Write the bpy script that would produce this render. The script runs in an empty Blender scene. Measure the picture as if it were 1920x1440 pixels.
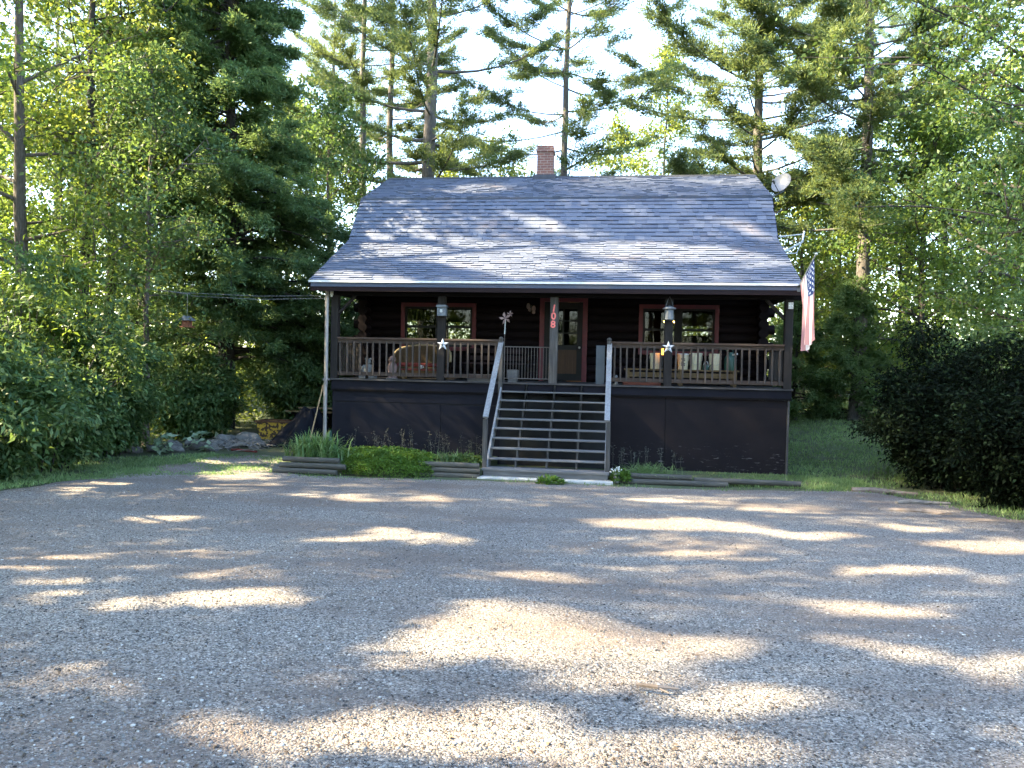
import bpy, math, random
import numpy as np
from mathutils import Vector, Matrix

S = bpy.context.scene
COL = S.collection
R_ = math.radians

# ------------------------------------------------------------------ camera
cam_d = bpy.data.cameras.new("camera")
cam_d.sensor_width = 36.0
cam_d.lens = 27.04
cam_d.clip_start = 0.05
cam_d.clip_end = 900.0
cam = bpy.data.objects.new("camera", cam_d)
COL.objects.link(cam)
cam.matrix_world = (Matrix.Translation((0, 0, 2.371)) @ Matrix.Rotation(R_(7.477), 4, 'Z')
                    @ Matrix.Rotation(R_(90 - 1.613), 4, 'X') @ Matrix.Rotation(R_(1.217), 4, 'Z'))
S.camera = cam

# ------------------------------------------------------------------ light
SUN_EL = 37.0
SUN_D = Vector((0.775, 0.19, -0.602)).normalized()      # the way the light travels (sun stands to the west, left of the cabin)
w = bpy.data.worlds.new("World")
S.world = w
w.use_nodes = True
wn = w.node_tree
bg = wn.nodes["Background"]
sky = wn.nodes.new("ShaderNodeTexSky")
sky.sky_type = 'NISHITA'
sky.sun_disc = False
sky.sun_elevation = R_(SUN_EL)
sky.sun_rotation = R_(256)
sky.air_density = 1.0
sky.dust_density = 0.8
sky.ozone_density = 1.0
wn.links.new(sky.outputs[0], bg.inputs[0])
bg.inputs[1].default_value = 0.15
sun_d = bpy.data.lights.new("sun", 'SUN')
sun_d.energy = 4.3
sun_d.angle = R_(0.53)
sun_d.color = (1.0, 0.84, 0.56)
sun = bpy.data.objects.new("sun", sun_d)
sun.rotation_euler = SUN_D.to_track_quat('-Z', 'Y').to_euler()
sun.location = (-30, 0, 30)
COL.objects.link(sun)
S.view_settings.view_transform = 'Standard'
S.view_settings.look = 'None'
S.view_settings.exposure = 3.3
S.view_settings.gamma = 1.0
cy = S.cycles
cy.max_bounces = 7
cy.diffuse_bounces = 3
cy.glossy_bounces = 3
cy.transmission_bounces = 4
cy.transparent_max_bounces = 10
cy.caustics_reflective = False
cy.caustics_refractive = False
cy.sample_clamp_indirect = 6.0
cy.use_denoising = True
cy.use_adaptive_sampling = True
cy.adaptive_threshold = 0.015

# ------------------------------------------------------------------ materials
def new_mat(name):
    m = bpy.data.materials.new(name)
    m.use_nodes = True
    nt = m.node_tree
    p = nt.nodes["Principled BSDF"]
    return m, nt, p

def ramp(nt, stops):
    r = nt.nodes.new("ShaderNodeValToRGB")
    e = r.color_ramp.elements
    while len(e) < len(stops):
        e.new(0.5)
    for i, (t, c) in enumerate(stops):
        e[i].position = t
        e[i].color = (*c, 1)
    return r

def coords(nt, scale=(1, 1, 1), kind="Object"):
    t = nt.nodes.new("ShaderNodeTexCoord")
    mp = nt.nodes.new("ShaderNodeMapping")
    mp.inputs["Scale"].default_value = scale
    nt.links.new(t.outputs[kind], mp.inputs[0])
    return mp.outputs[0]

def noise(nt, vec, scale, detail=4, rough=0.6):
    n = nt.nodes.new("ShaderNodeTexNoise")
    n.inputs["Scale"].default_value = scale
    n.inputs["Detail"].default_value = detail
    n.inputs["Roughness"].default_value = rough
    nt.links.new(vec, n.inputs["Vector"])
    return n

def bump(nt, p, h, strength, dist):
    b = nt.nodes.new("ShaderNodeBump")
    b.inputs["Strength"].default_value = strength
    b.inputs["Distance"].default_value = dist
    nt.links.new(h, b.inputs["Height"])
    nt.links.new(b.outputs[0], p.inputs["Normal"])

def mixc(nt, f, a, b, mode='MIX'):
    m = nt.nodes.new("ShaderNodeMix")
    m.data_type = 'RGBA'
    m.blend_type = mode
    if hasattr(f, 'links'):
        nt.links.new(f, m.inputs[0])
    else:
        m.inputs[0].default_value = f
    for k, v in ((6, a), (7, b)):
        if hasattr(v, 'links'):
            nt.links.new(v, m.inputs[k])
        else:
            m.inputs[k].default_value = (*v, 1)
    return m.outputs[2]

def m_plain(name, c1, c2=None, scale=6, rough=0.7, metal=0.0, stretch=(1, 1, 1), bmp=0.0, dist=0.01, lo=0.35, hi=0.65, spec=0.5):
    m, nt, p = new_mat(name)
    v = coords(nt, stretch)
    n = noise(nt, v, scale)
    r = ramp(nt, [(lo, c1), (hi, c2 or tuple(x * .7 for x in c1))])
    nt.links.new(n.outputs[0], r.inputs[0])
    nt.links.new(r.outputs[0], p.inputs["Base Color"])
    p.inputs["Roughness"].default_value = rough
    p.inputs["Metallic"].default_value = metal
    p.inputs["Specular IOR Level"].default_value = spec
    if bmp:
        bump(nt, p, n.outputs[0], bmp, dist)
    return m

def m_wood(name, c1, c2, c3, axis=0, rough=0.85, island=0.3, spec=0.2):
    """weathered boards: grain stretched along AXIS, each board a little different"""
    m, nt, p = new_mat(name)
    st = [22, 22, 22]
    st[axis] = 1.3
    v = coords(nt, st)
    n = noise(nt, v, 1.6, 6, 0.7)
    n2 = noise(nt, coords(nt), 2.3, 4, 0.6)
    r = ramp(nt, [(0.3, c1), (0.52, c2), (0.72, c3)])
    nt.links.new(n.outputs[0], r.inputs[0])
    g = nt.nodes.new("ShaderNodeNewGeometry")
    hs = nt.nodes.new("ShaderNodeHueSaturation")
    mr = nt.nodes.new("ShaderNodeMapRange")
    mr.inputs[3].default_value = 1 - island
    mr.inputs[4].default_value = 1 + island
    nt.links.new(g.outputs["Random Per Island"], mr.inputs[0])
    nt.links.new(mr.outputs[0], hs.inputs["Value"])
    c = mixc(nt, n2.outputs[0], r.outputs[0], c1)
    nt.links.new(c, hs.inputs["Color"])
    nt.links.new(hs.outputs[0], p.inputs["Base Color"])
    p.inputs["Roughness"].default_value = rough
    p.inputs["Specular IOR Level"].default_value = spec
    bump(nt, p, n.outputs[0], 0.35, 0.004)
    return m

def m_leaf(name, stops, trans=0.45, tcol=(0.3, 0.42, 0.04), rough=0.5, spec=0.25):
    m, nt, p = new_mat(name)
    g = nt.nodes.new("ShaderNodeNewGeometry")
    r = ramp(nt, stops)
    nt.links.new(g.outputs["Random Per Island"], r.inputs[0])
    n = noise(nt, coords(nt), 0.55, 3, 0.6)
    rr = nt.nodes.new("ShaderNodeMapRange")
    rr.inputs[1].default_value = 0.3
    rr.inputs[2].default_value = 0.7
    rr.inputs[3].default_value = 0.62
    rr.inputs[4].default_value = 1.35
    nt.links.new(n.outputs[0], rr.inputs[0])
    hs = nt.nodes.new("ShaderNodeHueSaturation")
    nt.links.new(rr.outputs[0], hs.inputs["Value"])
    nt.links.new(r.outputs[0], hs.inputs["Color"])
    nt.links.new(hs.outputs[0], p.inputs["Base Color"])
    p.inputs["Roughness"].default_value = rough
    p.inputs["Specular IOR Level"].default_value = spec
    t = nt.nodes.new("ShaderNodeBsdfTranslucent")
    tc = mixc(nt, 0.6, hs.outputs[0], tcol)
    nt.links.new(tc, t.inputs[0])
    mx = nt.nodes.new("ShaderNodeMixShader")
    mx.inputs[0].default_value = trans
    nt.links.new(p.outputs[0], mx.inputs[1])
    nt.links.new(t.outputs[0], mx.inputs[2])
    nt.links.new(mx.outputs[0], nt.nodes["Material Output"].inputs[0])
    return m

def m_glow(name, c, s):
    m, nt, p = new_mat(name)
    p.inputs["Base Color"].default_value = (*c, 1)
    p.inputs["Emission Color"].default_value = (*c, 1)
    p.inputs["Emission Strength"].default_value = s
    return m

def m_glass(name):
    m, nt, p = new_mat(name)
    p.inputs["Base Color"].default_value = (0.02, 0.025, 0.025, 1)
    p.inputs["Roughness"].default_value = 0.03
    tr = nt.nodes.new("ShaderNodeBsdfTransparent")
    tr.inputs[0].default_value = (0.4, 0.42, 0.4, 1)
    fr = nt.nodes.new("ShaderNodeFresnel")
    fr.inputs[0].default_value = 1.3
    gl = nt.nodes.new("ShaderNodeBsdfGlossy")
    gl.inputs["Roughness"].default_value = 0.02
    mx = nt.nodes.new("ShaderNodeMixShader")
    nt.links.new(fr.outputs[0], mx.inputs[0])
    nt.links.new(tr.outputs[0], mx.inputs[1])
    nt.links.new(gl.outputs[0], mx.inputs[2])
    nt.links.new(mx.outputs[0], nt.nodes["Material Output"].inputs[0])
    return m

def m_gravel():
    m, nt, p = new_mat("gravel")
    v = coords(nt)
    vo = nt.nodes.new("ShaderNodeTexVoronoi")
    vo.inputs["Scale"].default_value = 88
    vo.inputs["Randomness"].default_value = 1.0
    nt.links.new(v, vo.inputs["Vector"])
    sep = nt.nodes.new("ShaderNodeSeparateColor")
    nt.links.new(vo.outputs["Color"], sep.inputs[0])
    r = ramp(nt, [(0.0, (0.05, 0.044, 0.039)), (0.3, (0.15, 0.132, 0.113)), (0.65, (0.258, 0.23, 0.196)), (0.93, (0.365, 0.328, 0.28)), (1.0, (0.53, 0.485, 0.42))])
    nt.links.new(sep.outputs[0], r.inputs[0])
    nf = noise(nt, v, 150, 3, 0.7)
    rf = ramp(nt, [(0.3, (0.75, 0.75, 0.75)), (0.7, (1.25, 1.25, 1.25))])
    nt.links.new(nf.outputs[0], rf.inputs[0])
    c = mixc(nt, 1.0, r.outputs[0], rf.outputs[0], 'MULTIPLY')
    # pine-needle litter and packed earth in drifts
    nl = noise(nt, coords(nt, (0.7, 1.6, 1)), 0.55, 6, 0.62)
    rl = ramp(nt, [(0.43, (0, 0, 0)), (0.62, (.9, .9, .9))])
    nt.links.new(nl.outputs[0], rl.inputs[0])
    nk = noise(nt, v, 30, 4, 0.8)
    rk = ramp(nt, [(0.3, (0.2, 0.2, 0.2)), (0.62, (1, 1, 1))])
    nt.links.new(nk.outputs[0], rk.inputs[0])
    f = mixc(nt, 1.0, rl.outputs[0], rk.outputs[0], 'MULTIPLY')
    c2 = mixc(nt, f, c, (0.16, 0.122, 0.098))
    nw = noise(nt, coords(nt, (0.9, 0.5, 1)), 0.22, 3, 0.5)
    rw = ramp(nt, [(0.35, (0.84, 0.84, 0.86)), (0.65, (1.12, 1.1, 1.07))])
    nt.links.new(nw.outputs[0], rw.inputs[0])
    c3 = mixc(nt, 1.0, c2, rw.outputs[0], 'MULTIPLY')
    nt.links.new(c3, p.inputs["Base Color"])
    p.inputs["Roughness"].default_value = 0.92
    p.inputs["Specular IOR Level"].default_value = 0.2
    ad = nt.nodes.new("ShaderNodeMath")
    ad.operation = 'MULTIPLY_ADD'
    ad.inputs[1].default_value = -1.0
    nt.links.new(vo.outputs["Distance"], ad.inputs[0])
    nt.links.new(nk.outputs[0], ad.inputs[2])
    nb_ = noise(nt, v, 2.6, 5, 0.65)
    ad2 = nt.nodes.new("ShaderNodeMath")
    ad2.operation = 'MULTIPLY_ADD'
    ad2.inputs[1].default_value = 4.0
    nt.links.new(nb_.outputs[0], ad2.inputs[0])
    nt.links.new(ad.outputs[0], ad2.inputs[2])
    bump(nt, p, ad2.outputs[0], 0.9, 0.012)
    return m

def m_ground():
    m, nt, p = new_mat("forest_soil_and_turf")
    v = coords(nt)
    n = noise(nt, v, 0.8, 6, 0.65)
    r = ramp(nt, [(0.35, (0.05, 0.08, 0.028)), (0.55, (0.075, 0.095, 0.035)), (0.7, (0.14, 0.11, 0.065))])
    nt.links.new(n.outputs[0], r.inputs[0])
    n2 = noise(nt, v, 24, 5, 0.7)
    c = mixc(nt, n2.outputs[0], r.outputs[0], (0.05, 0.06, 0.025))
    nt.links.new(c, p.inputs["Base Color"])
    p.inputs["Roughness"].default_value = 1.0
    bump(nt, p, n2.outputs[0], 0.8, 0.04)
    return m

def m_shingle():
    m, nt, p = new_mat("asphalt_shingle")
    g = nt.nodes.new("ShaderNodeNewGeometry")
    r = ramp(nt, [(0.0, (0.082, 0.096, 0.135)), (0.4, (0.098, 0.114, 0.156)), (0.75, (0.11, 0.125, 0.166)), (1.0, (0.128, 0.142, 0.18))])
    nt.links.new(g.outputs["Random Per Island"], r.inputs[0])
    v = coords(nt)
    n = noise(nt, v, 180, 2, 0.8)
    rn = ramp(nt, [(0.3, (0.7, 0.7, 0.7)), (0.7, (1.3, 1.3, 1.3))])
    nt.links.new(n.outputs[0], rn.inputs[0])
    c = mixc(nt, 1.0, r.outputs[0], rn.outputs[0], 'MULTIPLY')
    n2 = noise(nt, coords(nt, (1.0, 1.6, 1.6)), 0.9, 5, 0.65)
    r2 = ramp(nt, [(0.58, (0, 0, 0)), (0.75, (0.55, 0.55, 0.55))])
    nt.links.new(n2.outputs[0], r2.inputs[0])
    c2 = mixc(nt, r2.outputs[0], c, (0.21, 0.165, 0.15))
    nt.links.new(c2, p.inputs["Base Color"])
    p.inputs["Roughness"].default_value = 0.85
    p.inputs["Specular IOR Level"].default_value = 0.3
    bump(nt, p, n.outputs[0], 0.4, 0.003)
    return m

def m_brick():
    m, nt, p = new_mat("chimney_brick")
    t = nt.nodes.new("ShaderNodeTexCoord")
    mp = nt.nodes.new("ShaderNodeMapping")
    mp.inputs["Rotation"].default_value = (R_(90), 0, 0)
    nt.links.new(t.outputs["Object"], mp.inputs[0])
    b = nt.nodes.new("ShaderNodeTexBrick")
    b.inputs["Scale"].default_value = 1.0
    b.inputs["Brick Width"].default_value = 0.2
    b.inputs["Row Height"].default_value = 0.075
    b.inputs["Mortar Size"].default_value = 0.009
    b.inputs["Color1"].default_value = (0.30, 0.115, 0.075, 1)
    b.inputs["Color2"].default_value = (0.20, 0.085, 0.07, 1)
    b.inputs["Mortar"].default_value = (0.42, 0.35, 0.29, 1)
    nt.links.new(mp.outputs[0], b.inputs["Vector"])
    n = noise(nt, t.outputs["Object"], 9, 4)
    c = mixc(nt, n.outputs[0], b.outputs[0], (0.14, 0.07, 0.055))
    nt.links.new(c, p.inputs["Base Color"])
    p.inputs["Roughness"].default_value = 0.9
    bump(nt, p, b.outputs["Fac"], -0.6, 0.008)
    return m

def m_vcol(name, rough=0.75, trans=0.0):
    m, nt, p = new_mat(name)
    a = nt.nodes.new("ShaderNodeVertexColor")
    a.layer_name = "pattern"
    nt.links.new(a.outputs[0], p.inputs["Base Color"])
    p.inputs["Roughness"].default_value = rough
    if trans:
        t = nt.nodes.new("ShaderNodeBsdfTranslucent")
        nt.links.new(a.outputs[0], t.inputs[0])
        mx = nt.nodes.new("ShaderNodeMixShader")
        mx.inputs[0].default_value = trans
        nt.links.new(p.outputs[0], mx.inputs[1])
        nt.links.new(t.outputs[0], mx.inputs[2])
        nt.links.new(mx.outputs[0], nt.nodes["Material Output"].inputs[0])
    return m

M = {}
M['gravel'] = m_gravel()
M['ground'] = m_ground()
M['shingle'] = m_shingle()
M['brick'] = m_brick()
M['shingle_dark'] = m_plain('dark_granules', (0.026, 0.032, 0.048), (0.036, 0.043, 0.06), 30, 0.95, spec=0.1)
M['log'] = m_wood("dark_stained_log", (0.0045, 0.003, 0.0036), (0.0095, 0.0055, 0.0065), (0.015, 0.009, 0.01), 0, 0.8, 0.3, 0.1)
M['dark_wood'] = m_wood("dark_stained_wood", (0.004, 0.0034, 0.0038), (0.0075, 0.006, 0.006), (0.013, 0.01, 0.0095), 0, 0.8, 0.3, 0.08)
M['fascia'] = m_wood("brown_red_fascia", (0.012, 0.006, 0.0065), (0.02, 0.0095, 0.0095), (0.026, 0.0125, 0.012), 0, 0.7, 0.1)
M['post'] = m_wood("brown_stained_post", (0.01, 0.0085, 0.008), (0.019, 0.016, 0.0145), (0.038, 0.032, 0.029), 2, 0.8)
M['rail'] = m_wood("worn_rail_wood", (0.035, 0.023, 0.018), (0.085, 0.06, 0.046), (0.18, 0.14, 0.11), 0, 0.85)
M['bal'] = m_wood("worn_baluster_wood", (0.03, 0.024, 0.021), (0.07, 0.058, 0.05), (0.13, 0.112, 0.098), 2, 0.85)
M['grey_x'] = m_wood("grey_weathered_boards", (0.085, 0.082, 0.08), (0.15, 0.147, 0.144), (0.23, 0.226, 0.222), 0, 0.9, 0.15)
M['grey_y'] = m_wood("grey_weathered_rail", (0.12, 0.12, 0.12), (0.26, 0.264, 0.27), (0.38, 0.388, 0.4), 1, 0.8, 0.15)
M['grey_z'] = m_wood("grey_weathered_post", (0.04, 0.037, 0.034), (0.085, 0.08, 0.075), (0.15, 0.142, 0.135), 2, 0.9, 0.15)
M['timber'] = m_wood("garden_timber_wood", (0.04, 0.038, 0.032), (0.08, 0.076, 0.066), (0.14, 0.134, 0.12), 0, 0.9)
M['deck_edge'] = m_wood("worn_deck_boards", (0.025, 0.023, 0.023), (0.07, 0.066, 0.064), (0.16, 0.155, 0.15), 0, 0.85, 0.2)
def m_skirt(name, a, b, chips):
    m, nt, p = new_mat(name)
    n = noise(nt, coords(nt, (1, 1, 1.2)), 1.4, 5, 0.6)
    r = ramp(nt, [(0.3, a), (0.7, b)])
    nt.links.new(n.outputs[0], r.inputs[0])
    n2 = noise(nt, coords(nt, (2.2, 1, 16)), 1.5, 5, 0.7)      # worn streaks near the ground
    r2 = ramp(nt, [(0.60, (0, 0, 0)), (0.66, (1, 1, 1))])
    nt.links.new(n2.outputs[0], r2.inputs[0])
    t = nt.nodes.new("ShaderNodeTexCoord")
    sx = nt.nodes.new("ShaderNodeSeparateXYZ")
    nt.links.new(t.outputs["Object"], sx.inputs[0])
    mr = nt.nodes.new("ShaderNodeMapRange")
    mr.inputs[1].default_value = 0.75
    mr.inputs[2].default_value = 0.25
    mr.inputs[3].default_value = 0.0
    mr.inputs[4].default_value = chips
    nt.links.new(sx.outputs[2], mr.inputs[0])
    f = nt.nodes.new("ShaderNodeMath")
    f.operation = 'MULTIPLY'
    nt.links.new(r2.outputs[0], f.inputs[0])
    nt.links.new(mr.outputs[0], f.inputs[1])
    c = mixc(nt, f.outputs[0], r.outputs[0], (0.22, 0.2, 0.2))
    nt.links.new(c, p.inputs["Base Color"])
    p.inputs["Roughness"].default_value = 0.85
    p.inputs["Specular IOR Level"].default_value = 0.12
    bump(nt, p, n.outputs[0], 0.15, 0.01)
    return m
M['skirt'] = m_skirt("dark_painted_plywood", (0.0085, 0.0085, 0.0125), (0.0135, 0.013, 0.0175), 0.6)
M['skirt_r'] = m_skirt("purple_brown_plywood", (0.0105, 0.0085, 0.0098), (0.016, 0.0125, 0.0135), 0.8)
M['red'] = m_plain("barn_red_trim", (0.10, 0.006, 0.012), (0.07, 0.004, 0.009), 8, 0.6)
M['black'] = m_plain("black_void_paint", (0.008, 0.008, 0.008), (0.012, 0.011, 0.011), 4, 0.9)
M['glass'] = m_glass("window_glass")
M['white_metal'] = m_plain("galvanised_edge", (0.75, 0.75, 0.74), (0.62, 0.61, 0.6), 12, 0.45, 0.0)
M['gutter'] = m_plain("grey_downspout_metal", (0.2, 0.19, 0.185), (0.27, 0.25, 0.24), 5, 0.5, 0.2)
M['flash'] = m_plain("black_roof_tar", (0.012, 0.012, 0.013), (0.03, 0.03, 0.03), 9, 0.6)
M['flash_white'] = m_plain("pale_sealant", (0.6, 0.6, 0.6), (0.35, 0.35, 0.35), 20, 0.6)
M['door'] = m_wood("dark_green_brown_door", (0.009, 0.009, 0.009), (0.014, 0.0125, 0.0115), (0.02, 0.017, 0.015), 2, 0.6)
M['door_panel'] = m_wood("brown_door_panel", (0.035, 0.017, 0.009), (0.06, 0.03, 0.014), (0.085, 0.043, 0.02), 2, 0.5)
M['number'] = m_plain("coral_red_enamel", (0.85, 0.20, 0.16), (0.75, 0.14, 0.12), 30, 0.5)
M['star'] = m_plain("pale_grey_tin", (0.72, 0.73, 0.76), (0.5, 0.51, 0.54), 14, 0.45, 0.1)
M['tin'] = m_plain("blue_grey_tin", (0.10, 0.115, 0.13), (0.16, 0.175, 0.19), 9, 0.6, 0.2)
M['pale'] = m_plain("pale_stone_white", (0.62, 0.62, 0.58), (0.45, 0.45, 0.42), 20, 0.7)
M['stone'] = m_plain("grey_cast_stone", (0.22, 0.22, 0.22), (0.12, 0.125, 0.12), 16, 0.9, bmp=0.5)
M['pink_stone'] = m_plain("pinkish_cast_stone", (0.30, 0.2, 0.18), (0.2, 0.14, 0.13), 16, 0.9, bmp=0.5)
M['wicker'] = m_wood("golden_wicker", (0.04, 0.027, 0.012), (0.075, 0.05, 0.021), (0.12, 0.08, 0.035), 0, 0.7)
M['wicker_rim'] = m_plain("pale_cane", (0.3, 0.23, 0.12), (0.22, 0.16, 0.08), 10, 0.6)
M['cushion'] = m_plain("red_orange_cushion", (0.2, 0.03, 0.018), (0.13, 0.018, 0.014), 8, 0.8)
M['bucket'] = m_plain("cream_plastic", (0.62, 0.56, 0.38), (0.55, 0.5, 0.33), 4, 0.5)
M['label_ink'] = m_plain("dark_print", (0.05, 0.05, 0.05), (0.09, 0.08, 0.07), 20, 0.6)
M['green_plastic'] = m_plain("dark_green_plastic", (0.02, 0.07, 0.055), (0.03, 0.09, 0.07), 6, 0.45)
M['bench'] = m_wood("brown_bench_wood", (0.09, 0.06, 0.03), (0.17, 0.115, 0.055), (0.24, 0.17, 0.09), 0, 0.75)
M['red_wood'] = m_wood("reddish_board", (0.14, 0.045, 0.03), (0.22, 0.075, 0.05), (0.28, 0.11, 0.075), 0, 0.8)
M['grey_plastic'] = m_plain("blue_grey_plastic", (0.06, 0.075, 0.09), (0.08, 0.096, 0.11), 3, 0.5)
M['wire'] = m_plain("bare_steel_wire", (0.5, 0.47, 0.43), (0.35, 0.33, 0.3), 30, 0.4, 0.6)
M['gate'] = m_plain('brown_grey_bars', (0.09, 0.075, 0.065), (0.14, 0.12, 0.105), 20, 0.6, 0.2)
M['rope'] = m_plain("pale_line", (0.2, 0.21, 0.225), (0.14, 0.15, 0.16), 30, 0.8)
M['dish'] = m_plain("grey_dish_paint", (0.12, 0.13, 0.148), (0.1, 0.11, 0.125), 3, 0.5)
M['dark_metal'] = m_plain("dark_metal", (0.06, 0.065, 0.07), (0.1, 0.105, 0.11), 9, 0.5, 0.4)
M['pipe'] = m_plain("galvanised_pipe", (0.5, 0.52, 0.52), (0.36, 0.38, 0.38), 9, 0.45, 0.5)
M['flag'] = m_vcol("flag_cloth", 0.8, 0.3)
M['tarp'] = m_plain("blue_black_tarp", (0.004, 0.005, 0.009), (0.007, 0.009, 0.015), 3, 0.7, bmp=0.3, dist=0.02, spec=0.12)
M['teal'] = m_plain("teal_tarp", (0.02, 0.10, 0.085), (0.03, 0.14, 0.115), 3, 0.45)
M['rust_yellow'] = m_plain("rusting_yellow_paint", (0.55, 0.33, 0.03), (0.06, 0.03, 0.018), 11, 0.7, lo=0.47, hi=0.53, bmp=0.3)
M['rust'] = m_plain("brown_rust", (0.1, 0.045, 0.022), (0.16, 0.075, 0.035), 12, 0.85)
M['feeder'] = m_wood("red_cedar", (0.14, 0.055, 0.03), (0.22, 0.085, 0.05), (0.3, 0.13, 0.08), 0, 0.75)
M['concrete'] = m_plain("worn_concrete", (0.42, 0.41, 0.38), (0.32, 0.32, 0.29), 9, 0.9, bmp=0.4)
M['rock'] = m_plain("lichened_rock", (0.15, 0.145, 0.132), (0.06, 0.058, 0.052), 5, 0.95, bmp=0.8, dist=0.05)
M['lumber'] = m_wood("stacked_lumber", (0.22, 0.15, 0.08), (0.36, 0.27, 0.16), (0.5, 0.4, 0.26), 0, 0.8)
M['twig'] = m_plain("dry_twig_bark", (0.13, 0.095, 0.07), (0.2, 0.16, 0.13), 12, 0.95)
M['pale_twig'] = m_plain("bleached_branch", (0.24, 0.215, 0.185), (0.13, 0.115, 0.1), 7, 0.9)
M['interior'] = m_plain("tan_interior_boards", (0.07, 0.045, 0.022), (0.045, 0.03, 0.015), 5, 0.85)
M['curtain'] = m_plain("dim_brown_cloth", (0.022, 0.013, 0.011), (0.014, 0.009, 0.009), 7, 0.9)
M['door_darkener'] = m_plain('pane_darkening_sheet', (0.012, 0.017, 0.017), (0.008, 0.012, 0.012), 6, 0.9)  # for the sheet added to darken the door glass
M['bulb'] = m_glow("warm_bulb", (1.0, 0.55, 0.16), 14.0)
M['amber'] = m_glow("amber_lantern_glass", (1.0, 0.33, 0.04), 1.6)

def m_bark(name, a, b, sc=7):
    m, nt, p = new_mat(name)
    n = noise(nt, coords(nt, (4, 4, 0.8)), sc, 6, 0.7)
    r = ramp(nt, [(0.35, a), (0.65, b)])
    nt.links.new(n.outputs[0], r.inputs[0])
    nt.links.new(r.outputs[0], p.inputs["Base Color"])
    p.inputs["Roughness"].default_value = 0.95
    bump(nt, p, n.outputs[0], 0.8, 0.03)
    return m
M['bark'] = m_bark("grey_brown_bark", (0.055, 0.045, 0.036), (0.13, 0.11, 0.09))
M['bark_pine'] = m_bark("pine_bark", (0.055, 0.048, 0.042), (0.14, 0.125, 0.11))
M['bark_dark'] = m_bark("dark_bark", (0.02, 0.017, 0.015), (0.05, 0.043, 0.036))  # darker bark tone
M['lf_maple'] = m_leaf("maple_leaves", [(0, (0.035, 0.075, 0.02)), (0.5, (0.065, 0.125, 0.03)), (1, (0.12, 0.18, 0.04))], 0.46, (0.3, 0.4, 0.05))
M['lf_oak'] = m_leaf('shaded_maple_leaves', [(0, (0.022, 0.05, 0.016)), (0.5, (0.042, 0.085, 0.024)), (1, (0.085, 0.13, 0.035))], 0.36, (0.2, 0.28, 0.04))  # maple leaf colour darkened in place of missing shade on the right trees
M['lf_yellow'] = m_leaf("yellow_green_leaves", [(0, (0.06, 0.11, 0.025)), (0.5, (0.11, 0.165, 0.035)), (1, (0.2, 0.22, 0.05))], 0.5, (0.42, 0.46, 0.07))
M['lf_hem'] = m_leaf("hemlock_needles", [(0, (0.055, 0.11, 0.05)), (0.6, (0.1, 0.175, 0.07)), (1, (0.18, 0.24, 0.095))], 0.44, (0.24, 0.34, 0.09))
M['lf_pine'] = m_leaf("pine_needles", [(0, (0.04, 0.075, 0.04)), (0.6, (0.075, 0.12, 0.05)), (1, (0.14, 0.17, 0.06))], 0.42, (0.32, 0.38, 0.09))
M['lf_shrub'] = m_leaf("shrub_leaves", [(0, (0.035, 0.075, 0.03)), (0.5, (0.065, 0.125, 0.045)), (1, (0.15, 0.2, 0.07))], 0.4, (0.2, 0.3, 0.05))
M['lf_dark'] = m_leaf("near_black_fill_leaves", [(0, (0.003, 0.006, 0.003)), (0.7, (0.006, 0.012, 0.006)), (1, (0.02, 0.036, 0.014))], 0.08, (0.04, 0.07, 0.02), 0.8, 0.08)  # near-black leaf colour for the made-up front shrubs of the thicket
M['lf_grass'] = m_leaf("grass_blades", [(0, (0.10, 0.175, 0.065)), (0.6, (0.175, 0.265, 0.1)), (1, (0.27, 0.35, 0.14))], 0.35, (0.24, 0.36, 0.07))
M['lf_lily'] = m_leaf("strap_leaves", [(0, (0.07, 0.14, 0.05)), (0.6, (0.12, 0.22, 0.075)), (1, (0.26, 0.34, 0.15))], 0.3, (0.2, 0.34, 0.06))
M['lf_moss'] = m_leaf("mound_leaves", [(0, (0.05, 0.105, 0.018)), (0.6, (0.09, 0.17, 0.026)), (1, (0.16, 0.25, 0.045))], 0.3, (0.2, 0.34, 0.03))
M['lf_hosta'] = m_leaf("pale_broad_leaves", [(0, (0.14, 0.22, 0.12)), (1, (0.34, 0.42, 0.28))], 0.3, (0.3, 0.4, 0.2))
M['lf_dry'] = m_leaf("dry_seed_heads", [(0, (0.045, 0.05, 0.035)), (1, (0.13, 0.135, 0.11))], 0.2, (0.3, 0.25, 0.2))
M['petal'] = m_plain("white_petals", (0.75, 0.75, 0.72), (0.6, 0.6, 0.58), 20, 0.6)
M['litter'] = m_leaf("leaf_litter", [(0, (0.03, 0.02, 0.014)), (0.5, (0.09, 0.055, 0.03)), (1, (0.22, 0.16, 0.1))], 0.05, (0.1, 0.08, 0.04))
M['pebble'] = m_leaf("loose_pebbles", [(0, (0.03, 0.028, 0.027)), (0.35, (0.12, 0.113, 0.105)), (0.8, (0.25, 0.237, 0.22)), (1, (0.42, 0.4, 0.36))], 0.0, (0.1, 0.1, 0.1), 0.9)

# ------------------------------------------------------------------ helpers
ORG = {}
def tag(o, label=None, cat=None, group=None, kind=None):
    for k, v in (('label', label), ('category', cat), ('group', group), ('kind', kind)):
        if v:
            o[k] = v
    return o

def thing(name, label, cat, loc, group=None):
    o = bpy.data.objects.new(name, None)
    o.empty_display_size = 0.2
    o.location = loc
    COL.objects.link(o)
    ORG[o.name] = Vector(loc)
    return tag(o, label, cat, group)

def link_mesh(name, me, m, parent=None, loc=(0, 0, 0)):
    o = bpy.data.objects.new(name, me)
    COL.objects.link(o)
    for mm in (m if isinstance(m, (list, tuple)) else [m]):
        me.materials.append(mm)
    if parent is not None:
        o.parent = parent
        ORG[o.name] = ORG[parent.name]
    else:
        o.location = loc
        ORG[o.name] = Vector(loc)
    return o

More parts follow.
